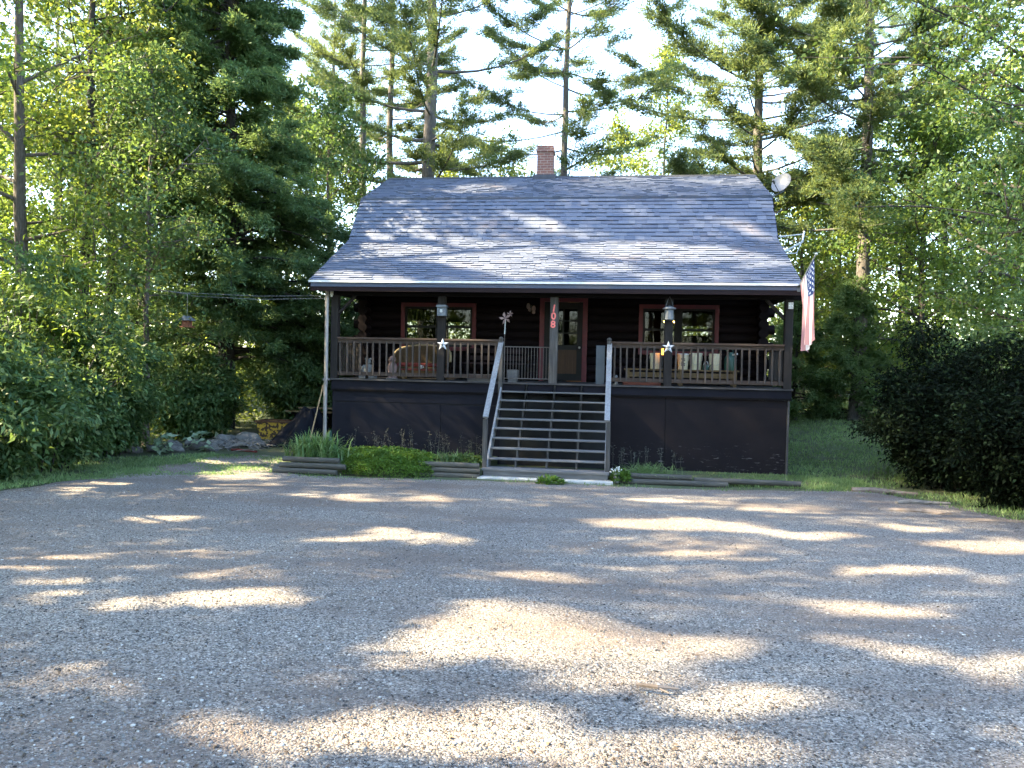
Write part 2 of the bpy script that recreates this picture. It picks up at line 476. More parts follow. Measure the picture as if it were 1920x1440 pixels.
class MB:
    def __init__(s):
        s.v = []; s.f = []; s.mi = []; s.cur = 0
    def add(s, vs, fs):
        k = len(s.v)
        s.v += [tuple(x) for x in vs]
        s.f += [tuple(i + k for i in f) for f in fs]
        s.mi += [s.cur] * len(fs)
        return s
    def box(s, x0, x1, y0, y1, z0, z1):
        return s.add([(x0, y0, z0), (x1, y0, z0), (x1, y1, z0), (x0, y1, z0), (x0, y0, z1), (x1, y0, z1), (x1, y1, z1), (x0, y1, z1)],
                     [(0, 3, 2, 1), (4, 5, 6, 7), (0, 1, 5, 4), (1, 2, 6, 5), (2, 3, 7, 6), (3, 0, 4, 7)])
    def bar(s, p, q, w, h, up=(0, 0, 1)):
        """a board from P to Q, W wide across, H thick along up"""
        p, q = Vector(p), Vector(q)
        d = (q - p).normalized()
        u = Vector(up)
        sx = d.cross(u).normalized() * (w / 2)
        uz = sx.cross(d).normalized() * (h / 2)
        vs = []
        for e in (p, q):
            vs += [e - sx - uz, e + sx - uz, e + sx + uz, e - sx + uz]
        return s.add(vs, [(0, 1, 2, 3), (7, 6, 5, 4), (0, 4, 5, 1), (1, 5, 6, 2), (2, 6, 7, 3), (3, 7, 4, 0)])
    def tube(s, pts, rad, seg=8, caps=True):
        pts = [Vector(p) for p in pts]
        if not isinstance(rad, (list, tuple)):
            rad = [rad] * len(pts)
        vs, fs = [], []
        n = len(pts)
        ref = Vector((0.13, 0.29, 0.95))
        d0 = (pts[-1] - pts[0]).normalized()
        if abs(d0.dot(ref)) > 0.9:
            ref = Vector((0.95, 0.2, 0.1))
        for i, p in enumerate(pts):
            d = (pts[min(i + 1, n - 1)] - pts[max(i - 1, 0)]).normalized()
            a = d.cross(ref).normalized()
            b = d.cross(a)
            for k in range(seg):
                t = 2 * math.pi * k / seg
                vs.append(p + (a * math.cos(t) + b * math.sin(t)) * rad[i])
        for i in range(n - 1):
            for k in range(seg):
                k2 = (k + 1) % seg
                fs.append((i * seg + k, i * seg + k2, (i + 1) * seg + k2, (i + 1) * seg + k))
        if caps:
            fs.append(tuple(range(seg))[::-1])
            fs.append(tuple((n - 1) * seg + k for k in range(seg)))
        return s.add(vs, fs)
    def lathe(s, c, prof, seg=16, sx=1, sy=1):
        vs, fs = [], []
        for r, z in prof:
            for k in range(seg):
                t = 2 * math.pi * k / seg
                vs.append((c[0] + r * sx * math.cos(t), c[1] + r * sy * math.sin(t), c[2] + z))
        n = len(prof)
        for i in range(n - 1):
            for k in range(seg):
                k2 = (k + 1) % seg
                fs.append((i * seg + k, i * seg + k2, (i + 1) * seg + k2, (i + 1) * seg + k))
        fs.append(tuple(range(seg))[::-1])
        fs.append(tuple((n - 1) * seg + k for k in range(seg)))
        return s.add(vs, fs)
    def ball(s, c, r, seg=12, rings=8, sc=(1, 1, 1)):
        prof = [(max(1e-4, r * math.sin(math.pi * i / rings)), -r * math.cos(math.pi * i / rings) * sc[2]) for i in range(rings + 1)]
        return s.lathe(c, prof, seg, sc[0], sc[1])
    def prism(s, poly, axis, a, b):
        """polygon in the two other axes, drawn out along AXIS from a to b"""
        n = len(poly)
        def mk(p, t):
            q = [p[0], p[1]]
            q.insert(axis, t)
            return tuple(q)
        vs = [mk(p, a) for p in poly] + [mk(p, b) for p in poly]
        fs = [tuple(range(n))[::-1], tuple(range(n, 2 * n))]
        fs += [(i, (i + 1) % n, n + (i + 1) % n, n + i) for i in range(n)]
        return s.add(vs, fs)
    def build(s, name, m, parent=None, loc=(0, 0, 0), smooth=False, bevel=0):
        o0 = ORG[parent.name] if parent is not None else Vector(loc)
        me = bpy.data.meshes.new(name)
        me.from_pydata([(x - o0.x, y - o0.y, z - o0.z) for x, y, z in s.v], [], s.f)
        me.update()
        if any(s.mi):
            me.polygons.foreach_set("material_index", s.mi)
        o = link_mesh(name, me, m, parent, loc)
        import bmesh
        bm = bmesh.new()
        bm.from_mesh(me)
        bmesh.ops.recalc_face_normals(bm, faces=bm.faces)
        bm.to_mesh(me)
        bm.free()
        if smooth:
            me.polygons.foreach_set("use_smooth", [True] * len(me.polygons))
            try:
                me.set_sharp_from_angle(angle=R_(40))
            except Exception:
                pass
        if bevel:
            b = o.modifiers.new("edge", 'BEVEL')
            b.width = bevel
            b.segments = 1
            b.limit_method = 'ANGLE'
        return o

def np_mesh(name, V, Q, m, parent=None, loc=(0, 0, 0), smooth=False):
    o0 = np.array(ORG[parent.name] if parent is not None else loc, dtype=np.float32)
    V = (np.asarray(V, dtype=np.float32) - o0)
    Q = np.asarray(Q, dtype=np.int32)
    k = Q.shape[1]
    me = bpy.data.meshes.new(name)
    me.vertices.add(len(V))
    me.vertices.foreach_set("co", V.ravel())
    me.loops.add(Q.size)
    me.loops.foreach_set("vertex_index", Q.ravel())
    me.polygons.add(len(Q))
    me.polygons.foreach_set("loop_start", np.arange(0, Q.size, k, dtype=np.int32))
    me.polygons.foreach_set("loop_total", np.full(len(Q), k, dtype=np.int32))
    me.update(calc_edges=True)
    me.validate()
    if smooth:
        me.polygons.foreach_set("use_smooth", [True] * len(me.polygons))
    return link_mesh(name, me, m, parent, loc)

def unit(a):
    return a / (np.linalg.norm(a, axis=1, keepdims=True) + 1e-9)

def cards(P, A, N, L, W, fold=0.12):
    """leaf blades: base P, axis A, rough normal N, length L, width W (arrays)"""
    A = unit(A)
    Sd = unit(np.cross(A, N))
    N2 = np.cross(Sd, A)
    L = np.broadcast_to(np.asarray(L), (len(P),))[:, None]
    W = np.broadcast_to(np.asarray(W), (len(P),))[:, None]
    a = P
    mid = P + A * L * 0.45 - N2 * L * fold * 0.0
    b = mid + Sd * W * 0.5 + N2 * L * fold
    c = P + A * L - N2 * L * fold * 0.6
    d = mid - Sd * W * 0.5 + N2 * L * fold
    V = np.stack([a, b, c, d], 1).reshape(-1, 3)
    Q = np.arange(len(P) * 4).reshape(-1, 4)
    return V, Q

# where sun breaks through the canopy: openings in the crowns along these beams (ground ellipses, roof streaks)
GAPS = np.array([(-0.55, 5.35, 0.89, 0.62), (0.6, 5.5, 0.4, 0.22), (-0.86, 3.66, 0.95, 0.14), (0.05, 3.8, 0.55, 0.16), (0.6, 4.5, 0.4, 0.1),
                 (-2.43, 8.94, 0.79, 0.42), (-3.07, 8.51, 0.35, 0.25), (-5.68, 9.32, 0.38, 0.23), (-4.38, 11.87, 0.6, 0.32), (-2.95, 12.16, 0.45, 0.33),
                 (0.99, 10.67, 1.4, 0.5), (2.67, 10.4, 0.6, 0.3), (3.0, 8.4, 0.6, 0.16), (4.79, 10.36, 0.7, 0.5), (2.32, 6.92, 0.7, 0.09), (-3.16, 5.8, 0.45, 0.17),
                 (-3.19, 4.0, 0.3, 0.1), (-5.58, 6.78, 0.3, 0.18), (1.11, 8.7, 0.3, 0.14), (-0.79, 7.08, 0.45, 0.15), (2.7, 5.5, 0.12, 0.2),
                 (2.06, 5.75, 0.3, 0.05), (-4.4, 5.89, 0.3, 0.12), (4.23, 11.64, 0.5, 0.28), (2.6, 12.73, 0.55, 0.28), (-8.53, 15.8, 0.5, 0.25),
                 (-6.47, 16.49, 0.45, 0.33), (0.87, 13.26, 0.55, 0.3)])
STREAKS = np.array([(-6.34, 19.24, -0.42, 17.8, .17), (-4.16, 19.52, -1.22, 18.69, .2), (-1.41, 19.41, 1.92, 18.48, .24), (-3.55, 17.92, -1.12, 17.33, .13),
                    (-0.42, 17.96, 1.22, 17.17, .14), (1.7, 18.82, 3.9, 18.17, .17), (-6.89, 17.39, -4.72, 17.03, .12), (-5.73, 18.66, -2.41, 17.94, .14),
                    (0.58, 19.35, 3.04, 18.72, .14)])
STEEP = np.array([(-6.54, 19.82, -5.77, 19.7, .09), (-2.9, 20.29, -0.75, 19.74, .09), (2.46, 20.16, 3.83, 19.72, .07), (-5.23, 19.82, -4.49, 19.7, .08)])
UPPER = np.array([(1.9, 22.6, 3.6, 22.0, .2)])
# foliage that catches the sun: nothing stands in the light's way before it
TARGETS = [(-11.2, 17.8, 8.6, .8), (-11.9, 17.6, 7.2, .9), (-10.6, 18.0, 6.2, .7), (-11.0, 13.2, 2.7, .9), (-10.2, 15.9, 2.6, .6), (-10.6, 11.4, 2.2, .8), (-12.6, 12.4, 3.3, .8), (-12.4, 15.0, 4.0, .8),
           (-10.4, 20.0, 9.0, .7), (-9.8, 20.4, 6.4, .6), (-10.4, 20.2, 12.2, .8), (-14.6, 17.0, 9.5, 1.0), (-15.0, 19.0, 12.0, 1.0), (-9.6, 26.0, 9.5, .9), (-10.0, 19.6, 4.6, .6), (-11.4, 18.9, 10.4, .7), (-9.2, 21.0, 7.8, .6), (-12.0, 14.2, 3.4, .6), (-11.6, 12.2, 2.3, .6)]
def gz(x, y):
    """height of the ground"""
    x = np.asarray(x, float); y = np.asarray(y, float)
    z = 0.045 * (np.logaddexp(0, (14.6 - y) * 2.0) / 2.0)
    z = np.where(y < -25, 0.045 * 39.6, z)
    rise = 0.075 * (np.logaddexp(0, (y - 18.0) * 1.2) / 1.2)
    rise = np.minimum(rise, 1.6)
    side = np.clip((x - 3.0) / 4.0, 0, 1)
    left = 0.03 * np.logaddexp(0, (y - 17.0) * 1.2) / 1.2
    left = np.minimum(left, 0.9) * np.clip((-x - 6.0) / 3.0, 0, 1)
    far = np.clip((y - 27) / 8.0, 0, 1) * 0.7 * (1 - side) * (1 - np.clip((-x - 6.0) / 3.0, 0, 1))
    return z + rise * side + left + far + 0.02 * np.sin(x * 0.9 + 0.3) * np.sin(y * 0.7)

def clear_twigs(polys, rng):
    """thin branches that would cross a sun beam are left off"""
    mid = np.array([np.asarray(p)[len(p) // 2] for p, r in polys])
    ok = open_sky(mid, rng, 0.02)
    return [q for q, k in zip(polys, ok) if k or q[1][0] > 0.09]

def open_sky(P, rng, soft=0.12):
    """False for leaves that stand in one of the sun beams"""
    d = np.array(SUN_D)
    keep = np.ones(len(P), bool)
    z = 0.3
    for _ in range(2):
        t = (P[:, 2] - z) / -d[2]
        G = P + d * t[:, None]
        z = gz(G[:, 0], G[:, 1])
    jit = 1 + rng.normal(0, soft, len(P))
    G0 = G
    G = G[:, :2] + np.stack([.22 * np.sin(2.3 * G0[:, 1] + 1.1 * G0[:, 0]), .14 * np.sin(3.1 * G0[:, 0] + .7) + .06 * np.sin(7.3 * G0[:, 0] + 2 * G0[:, 1])], 1)
    for cx, cy_, a, b in GAPS:
        a, b = (a * 1.18 + .08, b * 1.18 + .13) if cy_ < 7 else (a * 1.02 + .03, b * .95 + .05)
        u = ((G[:, 0] - cx) / a) ** 2 + ((G[:, 1] - cy_) / b) ** 2
        wob = 1 + 0.25 * np.sin(3 * np.arctan2(G[:, 1] - cy_, G[:, 0] - cx) + cx * 5) + 0.15 * np.sin(7 * G[:, 0] + cy_)
        keep &= ~(u < jit * (wob if a < .8 else 1 + .4 * (wob - 1)))
    e1 = np.array([0.0, 1.0, 0.0]); e2 = np.cross(d, e1)
    pu, pv = P @ e1, P @ e2
    nz = np.sin(pu * 1.9 + 1.7 * np.sin(pv * 1.3)) + np.sin(pv * 2.3 + 1.4 * np.sin(pu * 1.1 + 2)) + .6 * np.sin(pu * 4.1 + pv * 3.3)
    dap = (nz > .72) & ((G0[:, 0] < -6.8) & (G0[:, 1] > 10.5) | (G0[:, 1] > 33) )
    dap &= ~((np.abs(G0[:, 0] + 7.7) < 1.9) & (np.abs(G0[:, 1] - 19.6) < 2.2))
    keep &= ~dap
    fl = np.sin(pu * 5.1 + 2.1 * np.sin(pv * 3.7)) + np.sin(pv * 6.3 + 1.7 * np.sin(pu * 4.4 + 1)) + .7 * np.sin(pu * 11 + pv * 9)
    keep &= ~((fl > 1.55) & (G0[:, 1] < 15))
    for tx, ty, tz, r in TARGETS:
        q = np.array([tx, ty, tz]) - P
        al = q @ d
        keep &= ~((al > 2.2) & (np.linalg.norm(q - al[:, None] * d, axis=1) < r * (1 + .25 * np.sin(P[:, 1] * 5 + P[:, 2] * 4))))
    def plane(y0, z0, y1, z1, segs):
        nonlocal keep
        sl = (z1 - z0) / (y1 - y0)
        # z = z0 + sl (y-y0) along the ray
        den = d[2] - sl * d[1]
        t = (z0 + sl * (P[:, 1] - y0) - P[:, 2]) / den
        H = P + d * t[:, None]
        ok = (t > 0) & (H[:, 1] > y0 - .3) & (H[:, 1] < y1 + .3)
        for ax, ay, bx, by, wd in segs:
            e = np.array([bx - ax, by - ay]); l2 = e @ e
            q = np.clip(((H[:, 0] - ax) * e[0] + (H[:, 1] - ay) * e[1]) / l2, 0, 1)
            dist = np.hypot(H[:, 0] - ax - q * e[0], H[:, 1] - ay - q * e[1])
            ww = wd * (1.95 if y0 < 17.5 else 1.1) * (0.55 + 0.75 * np.sin(math.pi * np.clip(q, .06, .94))) * (1 + .3 * np.sin(q * 9 + ax))
            keep &= ~(ok & (dist < ww * jit))
    plane(17.07, 4.17, 19.69, 5.506, STREAKS)
    plane(19.69, 5.506, 20.64, 6.78, STEEP)
    plane(20.64, 6.78, 23.21, 7.945, UPPER)
    return keep

# ------------------------------------------------------------------ the ground
def axis(lo, hi, near_lo, near_hi, fine, coarse):
    a = list(np.arange(lo, near_lo, coarse)) + list(np.arange(near_lo, near_hi, fine)) + list(np.arange(near_hi, hi + coarse, coarse))
    return np.array(a)
gx = axis(-240, 240, -24, 24, 0.6, 12)
gy = axis(-120, 300, -6, 48, 0.6, 12)
X, Y = np.meshgrid(gx, gy)
V = np.stack([X, Y, gz(X, Y)], -1).reshape(-1, 3)
nx, ny = len(gx), len(gy)
I = np.arange((nx) * (ny)).reshape(ny, nx)
Q = np.stack([I[:-1, :-1], I[:-1, 1:], I[1:, 1:], I[1:, :-1]], -1).reshape(-1, 4)
tag(np_mesh("ground", V, Q, M['ground'], smooth=True), kind='structure')

# gravel driveway: a sheet a little above the ground with a ragged edge
EDGE_L = [(-9.0, -12), (-8.6, 0), (-8.7, 6), (-9.3, 9.5), (-9.6, 11.2), (-9.6, 12.6), (-9.5, 14.5), (-9.3, 16.6), (-8.2, 17.4), (-7.1, 17.0), (-6.95, 15.0), (-6.0, 14.7), (-4.0, 14.75), (-1.0, 14.95)]
EDGE_R = [(-1.0, 14.95), (1.5, 15.1), (3.8, 15.3), (4.9, 15.4), (5.6, 14.6), (6.4, 12.8), (7.5, 10.5), (9.5, 8), (11, 0), (11, -12)]
def edge_y(x, pts):
    return None
def dense(pts, step, amp, rng):
    out = []
    for (x0, y0), (x1, y1) in zip(pts[:-1], pts[1:]):
        n = max(2, int(math.hypot(x1 - x0, y1 - y0) / step))
        for i in range(n):
            t = i / n
            out.append((x0 + (x1 - x0) * t + rng.uniform(-amp, amp), y0 + (y1 - y0) * t + rng.uniform(-amp, amp)))
    return out
rng_e = random.Random(3)
ring = dense(EDGE_L, 0.3, 0.1, rng_e) + dense(EDGE_R, 0.3, 0.1, rng_e) + [EDGE_R[-1]]
from mathutils.geometry import delaunay_2d_cdt
inner = []
rp = np.array(ring)
def inside(px, py, poly):
    c = np.zeros(len(px), bool)
    j = len(poly) - 1
    for i in range(len(poly)):
        xi, yi = poly[i]; xj, yj = poly[j]
        m_ = ((yi > py) != (yj > py)) & (px < (xj - xi) * (py - yi) / (yj - yi + 1e-12) + xi)
        c ^= m_
        j = i
    return c
gxx, gyy = np.meshgrid(np.arange(-10, 12, 0.45), np.arange(-12, 16, 0.45))
gxx = gxx.ravel(); gyy = gyy.ravel()
ins = inside(gxx, gyy, ring)
pts2 = [Vector(p) for p in ring] + [Vector((a, b)) for a, b in zip(gxx[ins], gyy[ins])]
vo, _, fo, *_ = delaunay_2d_cdt(pts2, [(i, (i + 1) % len(ring)) for i in range(len(ring))], [list(range(len(ring)))], 1, 1e-4)
vv = np.array([(p.x, p.y) for p in vo])
Vd = np.column_stack([vv, gz(vv[:, 0], vv[:, 1]) + 0.012])
tag(np_mesh("gravel_driveway", Vd, np.array([f for f in fo if len(f) == 3]), M['gravel'], smooth=True), kind='structure')

rng = np.random.default_rng(11)
def stones(name, n, region, smin, smax, m):
    ico = np.array([(0, 0, 1), (.89, 0, .45), (.28, .85, .45), (-.72, .53, .45), (-.72, -.53, .45), (.28, -.85, .45), (.72, .53, -.45), (-.28, .85, -.45), (-.89, 0, -.45), (-.28, -.85, -.45), (.72, -.53, -.45), (0, 0, -1)])
    fc = np.array([(0, 1, 2), (0, 2, 3), (0, 3, 4), (0, 4, 5), (0, 5, 1), (1, 6, 2), (2, 7, 3), (3, 8, 4), (4, 9, 5), (5, 10, 1), (2, 6, 7), (3, 7, 8), (4, 8, 9), (5, 9, 10), (1, 10, 6), (11, 7, 6), (11, 8, 7), (11, 9, 8), (11, 10, 9), (11, 6, 10)])
    P = region(n)
    n = len(P)
    s = smin + (smax - smin) * rng.random(n) ** 3.5
    sc = np.stack([s * rng.uniform(.8, 1.4, n), s * rng.uniform(.8, 1.4, n), s * rng.uniform(.45, .8, n)], 1)
    th = rng.uniform(0, 6.28, n)
    B = ico[None] * (1 + rng.normal(0, .12, (n, 12, 1))) * sc[:, None, :]
    c, s_ = np.cos(th)[:, None], np.sin(th)[:, None]
    Bx = B[..., 0] * c - B[..., 1] * s_
    By = B[..., 0] * s_ + B[..., 1] * c
    VV = np.stack([Bx, By, B[..., 2]], -1) + P[:, None, :]
    QQ = fc[None] + (np.arange(n) * 12)[:, None, None]
    return np_mesh(name, VV.reshape(-1, 3), QQ.reshape(-1, 3), m)
def drive_pts(n, ymax=12, p=1.8):
    y = 2.6 + (ymax - 2.6) * rng.random(n) ** p
    x = rng.uniform(-1, 1, n) * (y * 0.78 + 0.5) - y * 0.13
    ok = inside(x, y, ring)
    x, y = x[ok], y[ok]
    return np.stack([x, y, gz(x, y) + 0.014], 1)
tag(stones("loose_gravel", 42000, drive_pts, 0.0035, 0.0115, M['pebble']), kind='stuff', label="loose grey stones scattered over the gravel driveway", cat="gravel")
def litter():
    P = np.concatenate([drive_pts(2600, 14.5, 1.0), drive_pts(1500, 9, 1.4) ])
    P[:, 2] += 0.004
    n = len(P)
    A = np.stack([rng.normal(0, 1, n), rng.normal(0, 1, n), rng.normal(0, .12, n)], 1)
    N = np.stack([rng.normal(0, .3, n), rng.normal(0, .3, n), np.ones(n)], 1)
    return cards(P, A, N, rng.uniform(.012, .045, n), rng.uniform(.005, .018, n), 0.2)
tag(np_mesh("leaf_litter", *litter(), M['litter']), kind='stuff', label="dry leaves and bark bits lying on the driveway", cat="leaf litter")

def grass(name, poly, n, h, m, label, wd=0.012, z0=0.0, fade=None):
    xs = [p[0] for p in poly]; ys = [p[1] for p in poly]
    x = rng.uniform(min(xs), max(xs), n); y = rng.uniform(min(ys), max(ys), n)
    ok = inside(x, y, poly)
    cl = np.sin(x * 3.1 + 1.3 * np.sin(y * 2.2)) + np.sin(y * 4.3 + x) + rng.normal(0, .8, n)
    ok &= cl > (-1.2 if fade is None else fade)
    x, y = x[ok], y[ok]
    n = len(x)
    P = np.stack([x, y, gz(x, y) + z0], 1)
    A = np.stack([rng.normal(0, .45, n), rng.normal(0, .45, n), np.ones(n)], 1)
    N = rng.normal(0, 1, (n, 3))
    hh = h * rng.uniform(.4, 1.25, n)
    o = np_mesh(name, *cards(P, A, N, hh, wd * rng.uniform(.7, 1.5, n), 0.08), m)
    return tag(o, label, "grass", kind='stuff')
grass("grass", [(-14, 6.5), (-8.95, 6.5), (-9.6, 9.5), (-9.7, 11.2), (-9.55, 12.5), (-9.1, 13.6), (-9.0, 15.0), (-9.2, 16.8), (-9.4, 17.3), (-12.5, 15.0), (-14, 11)], 60000, 0.07, M['lf_grass'], "short green grass verge along the left edge of the driveway")
grass("grass", [(-9.6, 12.4), (-8.4, 13.8), (-7.0, 14.4), (-6.7, 15.0), (-6.9, 17.2), (-9.3, 17.2)], 22000, 0.05, M['lf_grass'], "thin worn grass over the gravel at the left cabin corner", fade=0.25)
grass("grass", [(-9.0, 13.2), (-7.4, 14.1), (-6.0, 14.35), (-4, 14.5), (-1, 14.75), (3.6, 15.1), (5.0, 15.3), (5.0, 15.9), (2.6, 15.6), (-6.6, 15.3), (-8.4, 14.9)], 11000, 0.06, M['lf_grass'], "thin weedy grass creeping over the gravel in front of the steps", fade=0.3)
grass("grass", [(1.6, 15.72), (3.8, 15.5), (5.2, 15.4), (5.2, 17.0), (4.0, 17.4), (1.6, 17.3)], 9000, 0.08, M['lf_grass'], "uncut grass round the right cabin corner", fade=-1.0)
grass("grass", [(4.7, 15.5), (5.3, 14.8), (6.1, 12.9), (7.2, 10.6), (8.6, 9.6), (9.5, 12), (7.5, 16)], 14000, 0.09, M['lf_grass'], "grass growing out from under the dark thicket", fade=-0.6)
grass("grass", [(3.95, 15.6), (5.2, 15.6), (6.5, 17), (13, 22), (16, 34), (3, 34), (4.1, 22)], 90000, 0.09, M['lf_grass'], "mown green lawn rising beside the right end of the cabin", wd=0.016)

# ------------------------------------------------------------------ the cabin
cabin = thing("log_cabin", "dark log cabin with gambrel shingle roof and raised front porch", "cabin", (-1.4, 17.5, 0))
DK = 1.91
XL, XR = -6.62, 3.88
RX0, RX1 = -7.01, 3.94
PROF = [(17.07, 4.17), (19.69, 5.506), (20.64, 6.78), (23.21, 7.945)]

def shingles():
    rs = random.Random(5)
    mb = MB()
    for k in range(3):
        (y0, z0), (y1, z1) = PROF[k], PROF[k + 1]
        L = math.hypot(y1 - y0, z1 - z0)
        dy, dz = (y1 - y0) / L, (z1 - z0) / L
        nyv, nzv = -dz, dy
        rows = {0: 21, 1: 11, 2: 19}[k]
        ex = L / rows
        for r in range(rows):
            a = r * ex
            x = RX0 - rs.uniform(0, .25)
            while x < RX1:
                wd = rs.choice([0.12, 0.16, 0.2, 0.25, 0.3]) * rs.uniform(.9, 1.1)
                xa, xb = max(x, RX0), min(x + wd - 0.004, RX1)
                if xb - xa > 0.02:
                    t = rs.choice([0.014, 0.014, 0.030])
                    d = rs.uniform(-0.004, 0.004) - (0.012 if t < .02 else 0)
                    lo, hi = a - 0.005 + d * 0 - (0.0 if t < .02 else 0.012), a + ex + 0.01
                    hi = min(hi, L)
                    if k == 2 and r == 0:
                        lo -= .05; t += .022
                    t2 = 0.002
                    vs = []
                    for (s_, tt) in ((lo, t), (hi, t2)):
                        yy = y0 + dy * s_; zz = z0 + dz * s_
                        for xx in (xa, xb):
                            vs.append((xx, yy + nyv * (tt + 0.012), zz + nzv * (tt + 0.012)))
                        for xx in (xa, xb):
                            vs.append((xx, yy - nyv * 0.004, zz - nzv * 0.004))
                    mb.add(vs, [(0, 1, 5, 4), (2, 0, 4, 6), (1, 3, 7, 5), (0, 2, 3, 1)])
                    if t < .02 and rs.random() < .75:           # dark granule band of the laminated shingle
                        mb.cur = 1
                        sb = []
                        for s_ in (hi - 0.046, hi - 0.02):
                            tt = t + (t2 - t) * (s_ - lo) / (hi - lo) + 0.0145
                            for xx in (xa, xb):
                                sb.append((xx, y0 + dy * s_ + nyv * tt, z0 + dz * s_ + nzv * tt))
                        mb.add(sb, [(0, 1, 3, 2)])
                        mb.cur = 0
                x += wd
    # rear slopes and deck under the shingles
    back = [(46.42 - y, z) for y, z in PROF][::-1]
    prof = PROF + back[1:3] + [(27.5, 5.0)]
    low = [(y, z - 0.14) for y, z in prof]
    mb.prism(prof + low[::-1], 0, RX0 + 0.02, RX1 - 0.02)
    return mb
roof = shingles().build("roof", [M['shingle'], M['shingle_dark']], cabin)
def roof_needles():
    rs = np.random.default_rng(12)
    n = 900
    y = rs.uniform(17.2, 19.68, n); x = rs.uniform(RX0 + .1, RX1 - .1, n)
    cl = np.sin(x * 2.1 + y) + np.sin(x * .7 - 2 * y) + rs.normal(0, .6, n) + 1.4 * (y > 19.45)
    k = cl > .55
    x, y = x[k], y[k]; n = len(x)
    P = np.stack([x, y, 4.17 + (y - 17.07) * .5092 + .05], 1)
    A = rs.normal(0, 1, (n, 3)); A[:, 2] = A[:, 1] * .5
    return cards(P, A, np.tile(np.array([0, -.45, .9]), (n, 1)), rs.uniform(.03, .09, n), rs.uniform(.006, .02, n), .1)
o = np_mesh("fallen_needles", *roof_needles(), M['litter'], roof); o['kind'] = 'stuff'
mb = MB()
mb.box(RX0 - .01, RX1 + .01, 17.025, 17.075, 4.125, 4.172)
mb.build("drip_edge", M['white_metal'], roof)
mb = MB()
x = RX0
while x < RX1 - .1:
    mb.prism([(23.05, 7.905), (23.21, 7.985), (23.37, 7.905), (23.37, 7.89), (23.21, 7.965), (23.05, 7.89)], 0, x, min(x + .27, RX1))
    x += .28
mb.build("ridge_cap", M['flash'], roof)
for x0 in (RX0 - .02, RX1 - .03):          # rake boards
    mb = MB()
    for (y0, z0), (y1, z1) in zip(PROF[:-1], PROF[1:]):
        mb.prism([(y0, z0 - .16), (y1, z1 - .16), (y1, z1 - .0), (y0, z0 - .0)], 0, x0, x0 + .05)
    mb.build("rake_board", M['dark_wood'], roof)
ch = MB()
ch.box(-2.41, -1.93, 23.0, 23.48, 7.6, 8.66)
ch.box(-2.44, -1.90, 22.97, 23.51, 8.66, 8.74)
ch.box(-2.42, -1.92, 22.99, 23.5, 8.74, 8.84)
chim = ch.build("chimney", M['brick'], roof)
mb = MB()
mb.box(-2.3, -2.04, 23.1, 23.38, 8.84, 8.87)
mb.build("flue", M['flash'], roof)
mb = MB()
mb.prism([(22.86, 7.80), (22.95, 7.98), (23.55, 7.98), (23.55, 7.7)], 0, -2.5, -1.84)
mb.prism([(22.72, 7.72), (22.86, 7.81), (22.86, 7.7)], 0, -2.6, -1.74)
mb.build("flashing", M['flash'], roof)
for xx in (-2.62, -1.74):
    mb = MB()
    mb.prism([(22.72, 7.735), (22.9, 7.83), (22.9, 7.78)], 0, xx - .09, xx + .09)
    mb.build("sealant", M['flash_white'], roof)
# fascia, soffit beam
mb = MB()
mb.box(RX0 + .02, RX1 - .02, 17.085, 17.12, 3.93, 4.13)
mb.build("fascia", M['fascia'], cabin)
mb = MB()
mb.box(XL - .05, 4.22, 17.42, 17.6, 3.86, 4.12)
mb.build("porch_beam", M['dark_wood'], cabin)
mb = MB()
for xx in (XL + .02, XR - .2):
    mb.box(xx, xx + .16, 17.6, 19.6, 3.9, 4.1)
for i in range(13):
    xx = XL + .3 + i * .83
    mb.bar((xx, 17.15, 4.02), (xx, 19.6, 5.27), .05, .14)
mb.build("rafters", M['dark_wood'], cabin)

# walls
def log_wall():
    mb = MB()
    rs = random.Random(8)
    holes = [(-5.5, -3.62, 2.7, 3.8), (0.67, 2.52, 2.7, 3.82), (-1.82, -0.76, 1.9, 3.98)]
    z = DK + .11
    k = 0
    while z < 5.25:
        segs = [(-6.86 if k % 2 == 0 else -6.5, 3.93 if k % 2 == 0 else 3.6)]
        for a, b, c, d in holes:
            if c - .05 < z < d + .05:
                segs = [q for s0, s1 in segs for q in ((s0, min(s1, a)), (max(s0, b), s1)) if q[1] - q[0] > .02]
        for s0, s1 in segs:
            n = max(2, int((s1 - s0) / .8) + 1)
            mb.tube([(s0 + (s1 - s0) * i / (n - 1), 19.82 + rs.uniform(-.006, .006), z + rs.uniform(-.005, .005)) for i in range(n)], .122, 12)
        z += .215
        k += 1
    mb.box(-6.4, -5.5, 19.84, 19.9, DK, 5.3)     # chinking behind
    mb.box(-3.62, -1.82, 19.84, 19.9, DK, 5.3)
    mb.box(-.76, .67, 19.84, 19.9, DK, 5.3)
    mb.box(2.52, 3.6, 19.84, 19.9, DK, 5.3)
    mb.box(-5.5, -3.62, 19.84, 19.9, DK, 2.7)
    mb.box(.67, 2.52, 19.84, 19.9, DK, 2.7)
    mb.box(-5.5, -3.62, 19.84, 19.9, 3.8, 5.3)
    mb.box(.67, 2.52, 19.84, 19.9, 3.82, 5.3)
    mb.box(-1.82, -.76, 19.84, 19.9, 3.98, 5.3)
    return mb
log_wall().build("log_wall", M['log'], cabin, smooth=True)
